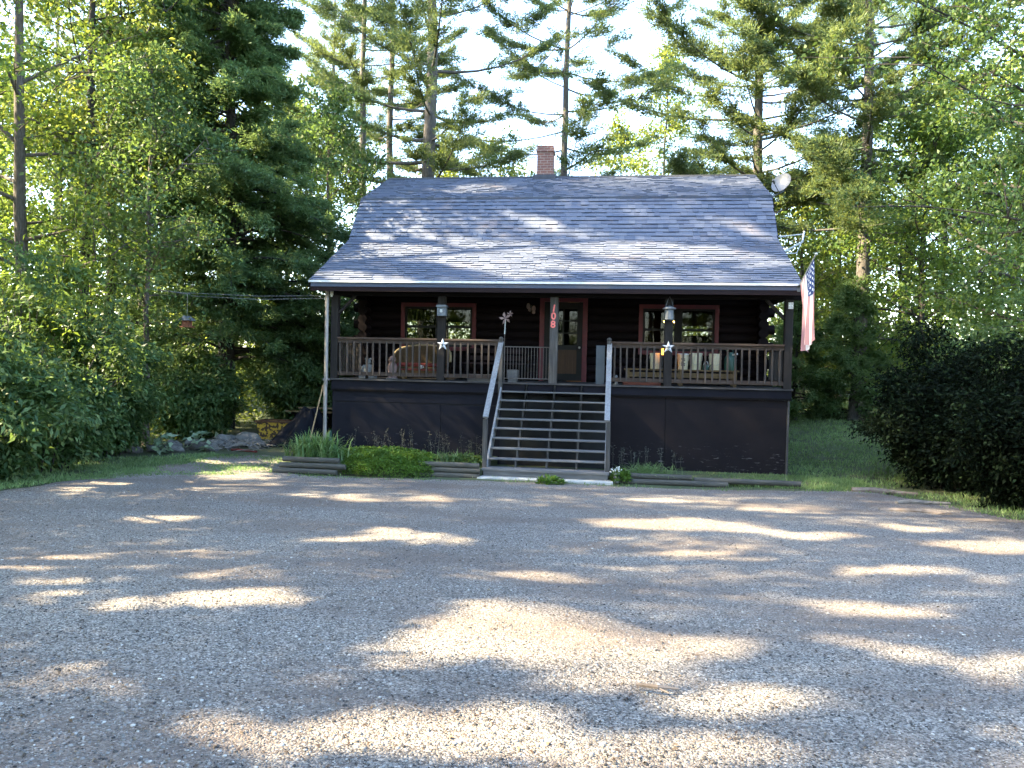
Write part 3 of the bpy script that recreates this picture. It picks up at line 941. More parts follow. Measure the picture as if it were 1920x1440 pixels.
def side_wall(x):
    mb = MB()
    z = DK + .22
    while z < 5.3:
        mb.tube([(x, 19.35, z), (x, 21.5, z), (x, 23.2, z), (x, 27.1, z)] if x > -2 or not (2.75 < z < 3.75) else [(x, 19.35, z), (x, 23.3, z)], .122, 10)
        if x < -2 and 2.75 < z < 3.75:
            mb.tube([(x, 26.2, z), (x, 27.1, z)], .122, 10)
        z += .215
    t = .02
    if x < -2:
        mb.box(x - t, x + t, 19.9, 23.3, 0, 5.4)
        mb.box(x - t, x + t, 23.3, 26.2, 0, 2.75)
        mb.box(x - t, x + t, 23.3, 26.2, 3.75, 5.4)
        mb.box(x - t, x + t, 26.2, 26.7, 0, 5.4)
    else:
        mb.box(x - t, x + t, 19.9, 26.7, 0, 5.4)
    mb.prism([(19.75, 5.4), (20.68, 6.68), (23.21, 7.82), (25.74, 6.68), (26.67, 5.4)], 0, x - .04, x + .04)
    return mb
for x in (-6.5, 3.6):
    side_wall(x).build("gable_wall", M['log'], cabin, smooth=True)
mb = MB()
for a, b, c, d in ((-6.5, -6.0, 0, 5.4), (-4.8, 3.6, 0, 2.75), (-4.8, 1.95, 2.75, 5.4), (1.95, 3.15, 3.72, 5.4), (1.95, 3.15, 2.75, 3.36), (3.15, 3.6, 2.75, 5.4), (-6.0, -4.8, 0, 2.75), (-6.0, -4.8, 3.75, 5.4)):
    mb.box(a, b, 26.66, 26.74, c, d)
mb.build("rear_wall", M['log'], cabin)
mb = MB()
mb.box(-6.4, 3.5, 19.92, 26.6, DK - .1, DK)
mb.build("interior_floor", M['interior'], cabin)
mb = MB()
mb.box(-6.4, 3.5, 19.92, 26.6, 4.5, 4.55)
mb.build("interior_ceiling", M['interior'], cabin)
mb = MB()
mb.box(-1.3, -1.2, 19.95, 26.6, DK, 4.5)
mb.build("added_light_partition", M['interior'], cabin)  # unseen wall added to keep the lamp's light out of the left room

# windows
def window(x0, x1, z0, z1, splits, blind):
    fr = MB()
    y = 19.68
    t = .1
    fr.box(x0 - t, x0, y, y + .06, z0 - t, z1 + t)
    fr.box(x1, x1 + t, y, y + .06, z0 - t, z1 + t)
    fr.box(x0, x1, y, y + .058, z1, z1 + t)
    fr.box(x0, x1, y - .02, y + .058, z0 - t, z0)
    win = fr.build("window", M['red'], cabin)
    sh = MB()
    for a, b in splits:
        w_ = .055
        for q in ((a, a + w_, z0, z1), (b - w_, b, z0, z1), (a + w_, b - w_, z0, z0 + w_), (a + w_, b - w_, z1 - w_, z1), (a + w_, b - w_, (z0 + z1) / 2 - .03, (z0 + z1) / 2 + .03)):
            sh.box(q[0], q[1], y + .03, y + .085, q[2], q[3])
    for (a, b), (c, d) in zip(splits[:-1], splits[1:]):
        sh.box(b, c, y + .02, y + .1, z0, z1)
    sh.build("sash", M['black'], win)
    for a, b in splits:
        g = MB()
        g.box(a + .05, b - .05, y + .055, y + .06, z0 + .05, z1 - .05)
        g.build("pane", M['glass'], win)
    for a, b, c, d, mm in blind:
        g = MB()
        n = 14
        for i in range(n):
            xa, xb = a + (b - a) * i / n, a + (b - a) * (i + 1) / n
            yo = .03 * (i % 2)
            g.add([(xa, y + .16 + yo, c), (xb, y + .19 - yo, c), (xb, y + .19 - yo, d), (xa, y + .16 + yo, d)], [(0, 1, 2, 3)])
        g.build("curtain", mm, win)
window(-5.46, -3.66, 2.74, 3.78, [(-5.46, -4.58), (-4.5, -3.66)], [(-5.44, -3.68, 3.42, 3.8, M['curtain'])])
window(0.71, 2.48, 2.74, 3.80, [(0.71, 1.55), (1.63, 2.48)], [(0.72, 2.46, 3.5, 3.82, M['curtain']), (0.72, 2.46, 2.7, 3.14, M['curtain'])])

# door
mb = MB()
y = 19.64
mb.box(-1.9, -1.78, y, y + .1, DK, 4.06)
mb.box(-.8, -.68, y, y + .1, DK, 4.06)
mb.box(-1.78, -.8, y, y + .098, 3.94, 4.06)
dr = MB()
a, b = -1.78, -.8
dr.box(a, a + .14, y + .05, y + .1, DK + .02, 3.93)
dr.box(b - .14, b, y + .05, y + .1, DK + .02, 3.93)
dr.box(a + .14, b - .14, y + .05, y + .1, 3.76, 3.93)
dr.box(a + .14, b - .14, y + .05, y + .1, 2.72, 2.84)
dr.box(a + .14, b - .14, y + .05, y + .1, DK + .02, DK + .2)
xm = (a + b) / 2
dr.box(xm - .02, xm + .02, y + .055, y + .095, 2.84, 3.76)
for zz in (3.15, 3.46):
    dr.box(a + .14, b - .14, y + .058, y + .092, zz - .018, zz + .018)
door = dr.build("door", M['door'], cabin)
mb.build("door_frame", M['red'], door)
mb = MB(); mb.box(a + .14, b - .14, y + .07, y + .075, 2.84, 3.76); mb.build("pane", M['glass'], door)
mb = MB(); mb.box(a + .13, b - .13, y + .13, y + .14, 2.8, 3.8); mb.build("curtain", M['door_darkener'], door)  # dark sheet added behind the pane so the door glass reads dark
mb = MB(); mb.box(a + .14, b - .14, y + .065, y + .085, DK + .2, 2.72); mb.build("lower_panel", M['door_panel'], door)
mb = MB(); mb.tube([(b - .07, y + .05, 2.78), (b - .07, y - .02, 2.78)], .012, 8); mb.ball((b - .07, y - .04, 2.78), .03); mb.build("handle", M['wire'], door, smooth=True)

# porch deck, rim, skirting
mb = MB()
n = 15
yy = np.linspace(17.42, 19.7, n + 1)
for i in range(n):
    mb.box(XL, XR + .02, yy[i], yy[i + 1] - .006, DK - .035, DK + (0.0 if i else .001))
mb.build("porch_deck", M['deck_edge'], cabin)
mb = MB()
mb.box(XL + .02, -2.55, 17.47, 17.52, 1.63, 1.874)
mb.box(-2.545, -.1, 17.47, 17.52, 1.63, 1.874)
mb.box(-.095, XR, 17.47, 17.52, 1.66, 1.874)
mb.build("rim_board", M['skirt'], cabin)
mb = MB()
mb.box(XL + .03, -2.55, 17.455, 17.475, 1.62, 1.665)
mb.build("trim_ledge", M['dark_wood'], cabin)
mb = MB()
mb.box(-.1, XR, 17.445, 17.475, 1.655, 1.70)
mb.build("trim_ledge", M['dark_wood'], cabin)
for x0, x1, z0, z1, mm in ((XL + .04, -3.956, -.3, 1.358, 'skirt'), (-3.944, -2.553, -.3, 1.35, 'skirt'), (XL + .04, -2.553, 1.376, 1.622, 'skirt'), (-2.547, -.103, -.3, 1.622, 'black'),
                           (-.097, 1.172, -.3, 1.65, 'skirt_r'), (1.186, 3.80, -.3, 1.65, 'skirt_r')):
    mb = MB()
    mb.box(x0, x1, 17.5 if mm != 'black' else 18.0, 17.52 if mm != 'black' else 18.02, z0, z1)
    mb.build("skirting_panel", M[mm], cabin)
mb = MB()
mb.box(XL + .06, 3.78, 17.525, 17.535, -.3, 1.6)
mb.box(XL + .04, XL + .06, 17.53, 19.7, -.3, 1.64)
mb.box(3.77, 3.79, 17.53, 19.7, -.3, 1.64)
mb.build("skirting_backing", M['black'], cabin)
mb = MB()
mb.box(3.80, 3.845, 17.46, 17.56, -.3, 1.655)
mb.build("corner_trim", M['grey_z'], cabin)

# posts
for i, (x0, x1) in enumerate(((-6.62, -6.45), (-4.06, -3.88), (-1.45, -1.27), (1.11, 1.29), (3.69, 3.86))):
    mb = MB()
    mb.box(x0, x1, 17.43, 17.6, DK, 3.87)
    if i in (0, 4):
        s_ = 1 if i == 0 else -1
        xe = x1 if i == 0 else x0
        mb.bar((xe, 17.515, 3.45), (xe + s_ * .4, 17.515, 3.86), .07, .07, (0, 1, 0))
    po = mb.build("porch_post", M['grey_z'] if i == 2 else M['post'], cabin, bevel=.006)
    if i == 2:
        post3 = po
    if i == 4:
        post5 = po

# railings: cap, upper and lower rail, balusters nailed outside
def railing(x0, x1, label=None):
    mb = MB()
    mb.box(x0, x1, 17.40, 17.56, 2.845, 2.885)
    mb.box(x0, x1, 17.45, 17.49, 2.75, 2.844)
    r = mb.build("railing", M['rail'], cabin)
    mb = MB(); mb.box(x0, x1, 17.45, 17.49, 1.985, 2.075); mb.build("bottom_rail", M['rail'], r)
    n = int(round((x1 - x0) / .155))
    rs = random.Random(int(x0 * 100))
    for i in range(n):
        xc = x0 + (x1 - x0) * (i + .5) / n + rs.uniform(-.012, .012)
        l = rs.uniform(-.01, .01)
        b = MB()
        b.prism([(xc - .019, 2.0), (xc + .019, 2.0), (xc + .019 + l, 2.78), (xc - .019 + l, 2.78)], 1, 17.413, 17.449)
        b.build("baluster", M['bal'], r)
for x0, x1 in ((-6.45, -4.06), (-3.88, -2.6), (-.06, 1.11), (1.29, 3.69)):
    railing(x0, x1)
def side_railing(x):
    mb = MB()
    mb.box(x - .07, x + .07, 17.6, 19.66, 2.845, 2.885)
    mb.box(x - .02, x + .02, 17.6, 19.66, 2.75, 2.844)
    r = mb.build("railing", M['rail'], cabin)
    mb = MB(); mb.box(x - .02, x + .02, 17.6, 19.66, 1.985, 2.075); mb.build("bottom_rail", M['rail'], r)
    o = -.04 if x < 0 else .04
    for i in range(13):
        yc = 17.7 + i * .155
        b = MB()
        b.box(x + o - .018, x + o + .018, yc - .02, yc + .02, 2.0, 2.78)
        b.build("baluster", M['bal'], r)
side_railing(-6.5)
side_railing(3.76)

# staircase
st = MB()
st.box(-2.57, -.06, 15.38, 15.42, 0.056, 0.168)
st.box(-2.57, -2.53, 15.421, 15.75, 0.056, 0.168)
st.box(-.10, -.06, 15.421, 15.75, 0.056, 0.168)
st.box(-2.60, -.03, 15.35, 15.78, 0.17, 0.208)
stair = st.build("staircase", M['grey_x'], cabin)
RI, RUN = .191, .229
for k in range(1, 9):
    z = DK - RI * k
    yf = 17.5 - RUN * k
    mb = MB()
    mb.box(-2.51, -.115, yf - .02, yf + .235, z - .032, z)
    mb.build("tread", M['grey_x'], stair, bevel=.008)
for i, x in enumerate((-2.515, -1.95, -1.31, -.7, -.108)):
    mb = MB()
    if i in (0, 4):
        p0 = (x, 17.48, 1.72); p1 = (x, 15.62, .18)
        mb.prism([(17.47, 1.86), (15.55, .30), (15.55, .02), (15.75, .02), (17.47, 1.55)], 0, x - .02 - .02 * (i == 0), x + .02 - .02 * (i == 0))
        mb.build("stringer", M['grey_y'], stair)
    else:
        poly = [(17.465, 1.60), (17.465, 1.87)]
        for k in range(1, 9):
            yf = 17.5 - RUN * k
            z = DK - RI * k - .038
            poly += [(yf + .235 if k == 1 else yf + RUN + .005, z), (yf + .005, z)]
        poly += [(15.66, .19), (15.8, .193), (17.3, 1.33)]
        mb.prism(poly, 0, x - .019, x + .019)
        mb.build("stringer", M['grey_z'], stair)
def newel(x, y0, y1, z0, z1, dome):
    mb = MB()
    mb.box(x - .045, x + .045, y0, y1, z0, z1)
    if dome:
        ym = (y0 + y1) / 2
        mb.lathe((x, ym, z1), [(.045, 0), (.055, .01), (.055, .035), (.03, .065), (.004, .072)], 12)
    mb.build("newel_post", M['grey_z'], stair, bevel=.006)
newel(-2.56, 17.40, 17.49, 1.5, 2.88, True)
newel(-.105, 17.40, 17.49, 1.5, 2.90, True)
newel(-2.575, 15.50, 15.60, .0, 1.2, False)
newel(-.07, 15.50, 15.60, .0, 1.22, False)
for x in (-2.56, -.095):
    mb = MB()
    mb.bar((x, 17.45, 2.83), (x, 15.46, 1.24), .11, .042)
    mb.bar((x, 17.45, 2.77), (x, 15.52, 1.19), .036, .085)
    mb.build("handrail", M['grey_y'], stair)

# numbers on the middle post
def digits():
    for ch_, z, dx, rot in (('1', 3.605, .0, 8), ('0', 3.43, -.005, 0), ('8', 3.245, -.012, 0)):
        c = bpy.data.curves.new("digit", 'FONT')
        c.body = ch_
        c.size = .22
        c.extrude = .006
        c.offset = .006
        c.align_x = 'CENTER'
        c.align_y = 'CENTER'
        t = bpy.data.objects.new("digit", c)
        COL.objects.link(t)
        t.rotation_euler = (R_(90), 0, 0)
        dg = bpy.context.evaluated_depsgraph_get()
        me = bpy.data.meshes.new_from_object(t.evaluated_get(dg))
        bpy.data.objects.remove(t)
        mt = Matrix.Translation(Vector((-1.365 + dx, 17.415, z)) - ORG[cabin.name]) @ Matrix.Rotation(R_(rot), 4, 'Y') @ Matrix.Rotation(R_(90), 4, 'X')
        me.transform(mt)
        me.materials.clear()
        link_mesh("house_number", me, M['number'], post3)
digits()
# downspout, small lamp heads on the corner posts
mb = MB()
mb.tube([(-6.66, 17.3, 4.05), (-6.7, 17.38, 3.8), (-6.7, 17.38, 1.86), (-6.72, 17.40, 1.7), (-6.72, 17.40, .25)], .045, 8)
mb.box(-6.77, -6.62, 17.36, 17.45, 1.86, 1.9)
mb.build("downspout", M['gutter'], cabin)
mb = MB()
for dx in (-.03, .03):
    mb.ball((3.79 + dx, 17.39, 3.71), .024)
    mb.ball((3.79 + dx, 17.39, 3.77), .022)
mb.box(3.74, 3.84, 17.38, 17.43, 3.66, 3.8)
mb.build("porch_lamp", M['pale'], post5, smooth=True)
mb = MB()
mb.box(-6.62, -6.56, 17.36, 17.42, 3.86, 3.98)
mb.ball((-6.59, 17.37, 3.84), .03)
mb.build("porch_lamp", M['pale'], cabin, smooth=True)

# ------------------------------------------------------------------ things on and around the cabin
def star(x, z, label):
    t = thing("metal_star", label, "star ornament", (x, 17.42, z), "tin stars on the porch posts")
    mb = MB()
    vs = []
    for k in range(10):
        a_ = math.pi / 2 + k * math.pi / 5
        r = .145 if k % 2 == 0 else .058
        vs.append((x + r * math.cos(a_), 17.415, z + r * math.sin(a_)))
    vs.append((x, 17.37, z))
    mb.add(vs, [(k, (k + 1) % 10, 10) for k in range(10)] + [tuple(range(10))])
    mb.build("star_face", M['star'], t)
    mb = MB()
    vs = []
    for k in range(5):
        a_ = math.pi / 2 + k * math.pi * .4 + math.pi
        vs.append((x + .035 * math.cos(a_), 17.375, z + .035 * math.sin(a_)))
    vs.append((x, 17.36, z))
    mb.add(vs, [(k, (k + 1) % 5, 5) for k in range(5)])
    mb.build("centre_disc", M['tin'], t)
star(-3.92, 2.75, "pale tin star nailed to the post that carries the birdhouse")
star(1.2, 2.78, "pale tin star nailed to the post with the hanging lantern feeder")

bh = thing("birdhouse", "blue grey tin birdhouse box fixed to a porch post above a star", "birdhouse", (-3.93, 17.33, 3.4))
mb = MB(); mb.box(-4.03, -3.83, 17.26, 17.425, 3.40, 3.60); mb.build("box", M['tin'], bh, bevel=.005)
mb = MB(); mb.prism([(-4.06, 3.602), (-3.80, 3.602), (-3.83, 3.65), (-4.03, 3.65)], 1, 17.23, 17.425); mb.build("lid", M['tin'], bh)
mb = MB()
for k in range(4):
    a_ = k * math.pi / 2 + math.pi / 4
    mb.ball((-3.935 + .02 * math.cos(a_), 17.258, 3.515 + .024 * math.sin(a_)), .018, 8, 6, (1, .3, 1))
mb.box(-3.938, -3.932, 17.252, 17.26, 3.46, 3.51)
mb.build("clover_ornament", M['pale'], bh)

lf = thing("lantern_feeder", "blue grey lantern shaped bird feeder hung on wires before the porch post", "bird feeder", (1.19, 17.3, 3.38))
mb = MB(); mb.lathe((1.19, 17.28, 3.38), [(.1, 0), (.105, .02), (.1, .03), (.1, .22), (.11, .23)], 10); mb.build("body", M['tin'], lf)
mb = MB(); mb.lathe((1.19, 17.28, 3.612), [(.145, 0), (.15, .012), (.14, .03), (.05, .065), (.01, .08)], 14); mb.build("cap", M['tin'], lf)
mb = MB(); mb.tube([(1.10, 17.28, 3.63), (1.15, 17.3, 3.8), (1.2, 17.36, 3.9)], .006, 5); mb.tube([(1.28, 17.28, 3.63), (1.24, 17.3, 3.8), (1.2, 17.36, 3.9)], .006, 5); mb.build("hanger", M['dark_metal'], lf)

sp = thing("wind_spinner", "small tin pinwheel on a white stick beside the left newel post", "pinwheel", (-2.5, 17.56, 2.0))
mb = MB(); mb.tube([(-2.5, 17.56, DK), (-2.5, 17.56, 3.02)], .008, 6); mb.build("stake", M['gate'], sp); mb = MB(); mb.tube([(-2.5, 17.56, 3.02), (-2.49, 17.56, 3.36)], .012, 6); mb.build("stick", M['pale'], sp)
def petals(c, r, n, mbx, tilt):
    for k in range(n):
        a_ = k * 2 * math.pi / n + tilt
        d = Vector((math.cos(a_), 0, math.sin(a_))); s_ = Vector((-math.sin(a_), -.5, math.cos(a_))) * r * .3
        c_ = Vector(c)
        y_ = Vector((0, .012, 0))
        p = [c_, c_ + d * r * .55 + s_, c_ + d * r, c_ + d * r * .5 - s_ * .35]
        mbx.add([q for q in p] + [q + y_ for q in p], [(0, 1, 2, 3), (7, 6, 5, 4), (0, 4, 5, 1), (1, 5, 6, 2), (2, 6, 7, 3), (3, 7, 4, 0)])
mb = MB(); petals((-2.49, 17.53, 3.38), .15, 5, mb, .5); petals((-2.38, 17.55, 3.48), .08, 5, mb, .2); mb.build("pinwheel", M['pink_stone'], sp)

wo = thing("wall_ornament", "small tan butterfly ornament on the log wall beside the door", "ornament", (-2.13, 19.65, 3.75))
mb = MB()
for s_ in (-1, 1):
    mb.ball((-2.13 + s_ * .07, 19.66, 3.79 - s_ * .03), .075, 10, 6, (.7, .15, 1.05))
    mb.ball((-2.11 + s_ * .05, 19.66, 3.70 - s_ * .03), .055, 10, 6, (.8, .15, .9))
mb.build("wing", M['pink_stone'], wo, smooth=True)
mb = MB(); mb.tube([(-2.14, 19.64, 3.68), (-2.12, 19.64, 3.84)], .012, 6); mb.build("body", M['dark_metal'], wo)

# low gate across half of the stair head
gt = thing("metal_gate", "thin metal bar gate across the stair head left of the numbered post", "gate", (-1.97, 17.6, DK))
mb = MB()
for z in (2.0, 2.73):
    mb.tube([(-2.5, 17.6, z), (-1.46, 17.6, z)], .012, 6)
for x in (-2.5, -1.46):
    mb.tube([(x, 17.6, DK), (x, 17.6, 2.73)], .012, 6)
mb.build("gate_frame", M['gate'], gt)
mb = MB()
for i in range(1, 15):
    x = -2.5 + 1.04 * i / 15
    mb.tube([(x, 17.6, 2.0), (x, 17.6, 2.73)], .006, 5)
mb.build("bars", M['gate'], gt)

pn = thing("folded_panel", "grey plastic folded panel standing behind the right newel post", "panel", (-.3, 17.8, DK))
mb = MB(); mb.box(-.4, -.2, 17.78, 17.80, DK, 2.8); mb.build("front_leaf", M['grey_plastic'], pn, bevel=.006)
mb = MB(); mb.box(-.39, -.21, 17.82, 17.84, DK, 2.76); mb.build("rear_leaf", M['grey_plastic'], pn, bevel=.006)

def figure(name, label, cat, x, y, h, m, blocks, bear):
    t = thing(name, label, cat, (x, y, DK))
    mb = MB()
    z0 = DK + (.1 if blocks else 0)
    prof = [(.09, 0), (.115, .03), (.12, .1), (.105, .18), (.075, .235), (.05, .26)] if bear else [(.1, 0), (.11, .02), (.08, .06), (.085, .2), (.075, .3), (.05, .34)]
    k = h / .46
    mb.lathe((x, y, z0), [(r * k, z * k) for r, z in prof], 14)
    zh = z0 + (.3 if bear else .39) * k
    mb.ball((x, y - .01, zh), .075 * k, 12, 8)
    if bear:
        for s_ in (-1, 1):
            mb.ball((x + s_ * .06 * k, y, zh + .07 * k), .03 * k, 8, 6)
            mb.tube([(x + s_ * .08 * k, y - .02, z0 + .2 * k), (x + s_ * .14 * k, y - .06, z0 + .14 * k), (x + s_ * .12 * k, y - .1, z0 + .1 * k)], [.04 * k, .035 * k, .03 * k], 8)
            mb.tube([(x + s_ * .06 * k, y - .04, z0 + .05 * k), (x + s_ * .1 * k, y - .15 * k, z0 + .04 * k)], [.05 * k, .042 * k], 8)
        mb.ball((x, y - .075 * k, zh - .015 * k), .03 * k, 8, 6)
    else:
        mb.tube([(x, y - .06 * k, zh), (x - .02, y - .13 * k, zh - .02)], [.03 * k, .008], 6)
        for s_ in (-1, 1):
            mb.ball((x + s_ * .07 * k, y + .02, z0 + .22 * k), .06 * k, 8, 6, (.5, 1, 1.6))
    mb.build("statue_body", m, t, smooth=True)
    if not blocks:
        pb = MB(); pb.lathe((x, y, DK), [(.12 * k, 0), (.12 * k, .02), (.1 * k, .024)], 14); pb.build("plinth", M['stone'], t)
    if blocks:
        for xx in (x - .12, x + .12):
            mb = MB(); mb.box(xx - .085, xx + .085, y - .09, y + .09, DK, DK + .098); mb.build("plinth", M['stone'], t, bevel=.008)
figure("stone_bear", "grey stone bear figure sitting on two small blocks behind the railing", "statue", -5.85, 17.9, .46, M['stone'], True, True)
figure("stone_bird", "pinkish stone bird figure standing next to the wicker loveseat", "statue", -5.28, 18.0, .55, M['pink_stone'], False, False)
figure("garden_ornament", "small weathered grey bird ornament behind the right newel post", "ornament", .07, 17.72, .22, M['stone'], False, False)

# wicker loveseat under the left window
lv = thing("wicker_loveseat", "golden wicker loveseat with rounded back under the left window", "loveseat", (-4.7, 18.7, DK))
mb = MB()
def back_pts(k, z):
    a_ = math.pi * (1 + k)
    return Vector((-4.72 + .72 * math.cos(a_), 18.75 - .42 * math.sin(a_) * -1, z))
nb = 22
vs = []; fs = []
for j in range(2):
    for i in range(nb + 1):
        u = i / nb
        a_ = math.pi * u
        h = .42 + .42 * math.sin(a_) ** .5
        for z in (DK + .18, DK + h):
            r = 1 - .05 * j
            vs.append((-4.72 - .74 * r * math.cos(a_), 18.62 + .42 * r * math.sin(a_), z))
n2 = (nb + 1) * 2
for i in range(nb):
    for j in range(2):
        k = j * n2 + i * 2
        fs.append((k, k + 2, k + 3, k + 1))
    fs.append((i * 2 + 1, i * 2 + 3, n2 + i * 2 + 3, n2 + i * 2 + 1))
mb.add(vs, fs)
mb.build("backrest", M['wicker'], lv)
mb = MB()
mb.tube([(-4.72 - .73 * math.cos(math.pi * i / nb), 18.62 + .42 * math.sin(math.pi * i / nb), DK + .43 + .42 * math.sin(math.pi * i / nb) ** .5) for i in range(nb + 1)], .03, 8)
mb.build("rim", M['wicker_rim'], lv, smooth=True)
mb = MB(); mb.box(-5.36, -4.08, 18.4, 18.95, DK + .12, DK + .3); mb.build("seat", M['wicker'], lv, bevel=.02)
mb = MB(); mb.box(-5.3, -4.14, 18.42, 18.9, DK + .302, DK + .4); mb.build("cushion", M['cushion'], lv, bevel=.03)
for x in (-5.3, -4.14):
    for y in (18.44, 18.9):
        mb = MB(); mb.tube([(x, y, DK), (x, y, DK + .13)], .025, 8); mb.build("leg", M['wicker'], lv)
cp = thing("white_mug", "small white mug standing on the low table before the loveseat", "mug", (-4.62, 18.15, DK + .26))
mb = MB(); mb.lathe((-4.62, 18.15, DK + .26), [(.035, 0), (.042, .01), (.045, .09), (.038, .09), (.035, .02)], 12); mb.build("cup", M['pale'], cp, smooth=True)
mb = MB(); mb.tube([(-4.58, 18.15, DK + .33), (-4.545, 18.15, DK + .32), (-4.545, 18.15, DK + .29), (-4.58, 18.15, DK + .28)], .008, 6); mb.build("handle", M['pale'], cp, smooth=True)
tb = thing("low_table", "low wooden table with a red edge before the wicker loveseat", "table", (-4.6, 18.15, DK))
mb = MB(); mb.box(-5.1, -4.0, 18.0, 18.32, DK + .22, DK + .258); mb.build("table_top", M['cushion'], tb, bevel=.006)
for x in (-5.02, -4.08):
    for y in (18.05, 18.27):
        mb = MB(); mb.box(x - .025, x + .025, y - .025, y + .025, DK, DK + .22); mb.build("leg", M['bench'], tb)
bs = thing("porch_bench", "long dark red wooden bench against the wall left of the door", "bench", (-3.0, 19.2, DK))
mb = MB(); mb.box(-3.75, -2.2, 18.95, 19.35, DK + .4, DK + .45); mb.build("seat", M['fascia'], bs)
mb = MB(); mb.box(-3.75, -2.2, 19.36, 19.41, DK + .5, DK + .62); mb.box(-3.75, -2.2, 19.36, 19.41, DK + .68, DK + .8); mb.build("backrest", M['fascia'], bs)
for x in (-3.68, -2.27):
    mb = MB(); mb.box(x - .03, x + .03, 19.0, 19.06, DK, DK + .4); mb.build("leg", M['dark_wood'], bs)
    mb = MB(); mb.box(x - .03, x + .03, 19.36, 19.42, DK, DK + .85); mb.build("leg", M['dark_wood'], bs)
for nm, lab, x0, x1, y0, y1, h in (("planter_trough", "long grey trough planter lying under the railing left of the steps", -3.38, -2.82, 17.62, 17.78, .14), ("square_planter", "square grey planter box at the foot of the metal gate", -2.44, -2.2, 17.7, 17.9, .26)):
    t = thing(nm, lab, "planter", ((x0 + x1) / 2, (y0 + y1) / 2, DK))
    mb = MB()
    mb.prism([(x0 + .02, DK), (x1 - .02, DK), (x1, DK + h), (x0, DK + h)], 1, y0, y1)
    mb.build("pot", M['grey_x'], t)
    mb = MB(); mb.box(x0 - .012, x1 + .012, y0 - .012, y1 + .012, DK + h, DK + h + .02); mb.build("rim", M['grey_x'], t)
    mb = MB(); mb.box(x0 + .02, x1 - .02, y0 + .015, y1 - .015, DK + h + .001, DK + h + .03); mb.build("soil", M['twig'], t)

# bench with buckets, right porch
bn = thing("slat_bench", "low brown slatted wooden bench carrying the cream buckets", "bench", (1.55, 18.3, DK))
BZ = DK + .38
mb = MB()
for i in range(4):
    mb.box(.25, 2.85, 18.06 + i * .125, 18.06 + i * .125 + .11, BZ - .035, BZ)
mb.build("seat", M['bench'], bn)
mb = MB(); mb.box(.3, 2.8, 18.065, 18.09, BZ - .19, BZ - .08); mb.build("apron", M['bench'], bn)
mb = MB(); mb.box(.22, 1.1, 17.95, 17.98, DK, DK + .12); mb.build("kick_board", M['red_wood'], bn)
for x in (.34, 1.55, 2.76):
    for y in (18.11, 18.5):
        mb = MB(); mb.box(x - .04, x + .04, y - .03, y + .03, DK, BZ - .036); mb.build("leg", M['bench'], bn)
def bucket(x, y, r, h, label, printed, rim=True):
    t = thing("bucket", label, "bucket", (x, y, BZ), "cream buckets on the porch bench")
    mb = MB()
    prof = [(r * .86, 0), (r * .99, h * .93), (r * .9, h * .93), (r * .78, .02)]
    mb.lathe((x, y, BZ), prof, 20); mb.build("pail", M['bucket'], t, smooth=True)
    mb = MB(); mb.lathe((x, y, BZ + h * .93), [(r, 0), (r * 1.06, .005), (r * 1.06, .03), (r * .9, .035)], 20); mb.build("lid", M['bucket'] if not printed else M['pale'], t, smooth=True)
    mb = MB(); mb.tube([(x + r * 1.02 * math.cos(a_), y - r * 1.02 * abs(math.sin(a_)) - .012, BZ + h * .8 - .5 * h * math.sin(a_)) for a_ in np.linspace(0, math.pi, 12)], .005, 5); mb.build("handle", M['wire'], t)
    if printed:
        mb = MB()
        for j in range(5):
            for s_ in range(2):
                a0 = -math.pi / 2 - .42 + .45 * s_; a1 = a0 + .34
                z0 = BZ + h * (.24 + .1 * j); rr = r * (.86 + .13 * (.24 + .1 * j) / .93) + .004
                if (j + s_) % 4 != 3:
                    mb.add([(x + rr * math.cos(a_), y + rr * math.sin(a_), z) for z in (z0, z0 + h * .065) for a_ in (a0, (a0 + a1) / 2, a1)], [(0, 1, 4, 3), (1, 2, 5, 4)])
        mb.build("printed_label", M['label_ink'], t)
bucket(.97, 18.3, .135, .36, "cream bucket on the bench left of the post with the star, by the small lantern", False)
bucket(1.6, 18.26, .13, .36, "cream bucket with a dark printed label, just right of the star post", True)
bucket(1.9, 18.34, .145, .38, "tallest plain cream bucket between the labelled bucket and the watering can", False)
bucket(2.33, 18.3, .14, .37, "cream bucket nearest the dark green jug", False)
wc = thing("watering_can", "small green watering can lying between two cream buckets", "watering can", (2.12, 18.2, BZ))
mb = MB(); mb.lathe((2.1, 18.16, BZ), [(.06, 0), (.07, .02), (.065, .1), (.03, .13)], 14); mb.build("can", M['green_plastic'], wc, smooth=True)
mb = MB(); mb.tube([(2.13, 18.14, BZ + .03), (2.2, 18.12, BZ + .08), (2.22, 18.1, BZ + .13)], [.018, .014, .012], 8); mb.build("spout", M['green_plastic'], wc, smooth=True)
mb = MB(); mb.tube([(2.06, 18.16, BZ + .11), (2.08, 18.16, BZ + .19), (2.15, 18.16, BZ + .19), (2.17, 18.15, BZ + .06)], .009, 6); mb.build("handle", M['pale'], wc, smooth=True)
jg = thing("green_jug", "dark green plastic jug with a pale spout at the right end of the bench", "jug", (2.68, 18.3, BZ))
mb = MB(); mb.lathe((2.68, 18.3, BZ), [(.13, 0), (.14, .03), (.14, .26), (.11, .33), (.05, .38), (.045, .42)], 16); mb.build("body", M['green_plastic'], jg, smooth=True)
mb = MB(); mb.tube([(2.72, 18.2, BZ + .36), (2.8, 18.1, BZ + .38)], [.025, .02], 8); mb.build("spout", M['pale'], jg, smooth=True)
mb = MB(); mb.tube([(2.6, 18.22, BZ + .4), (2.55, 18.2, BZ + .5), (2.7, 18.2, BZ + .52), (2.73, 18.25, BZ + .4)], .014, 6); mb.build("handle", M['green_plastic'], jg, smooth=True)
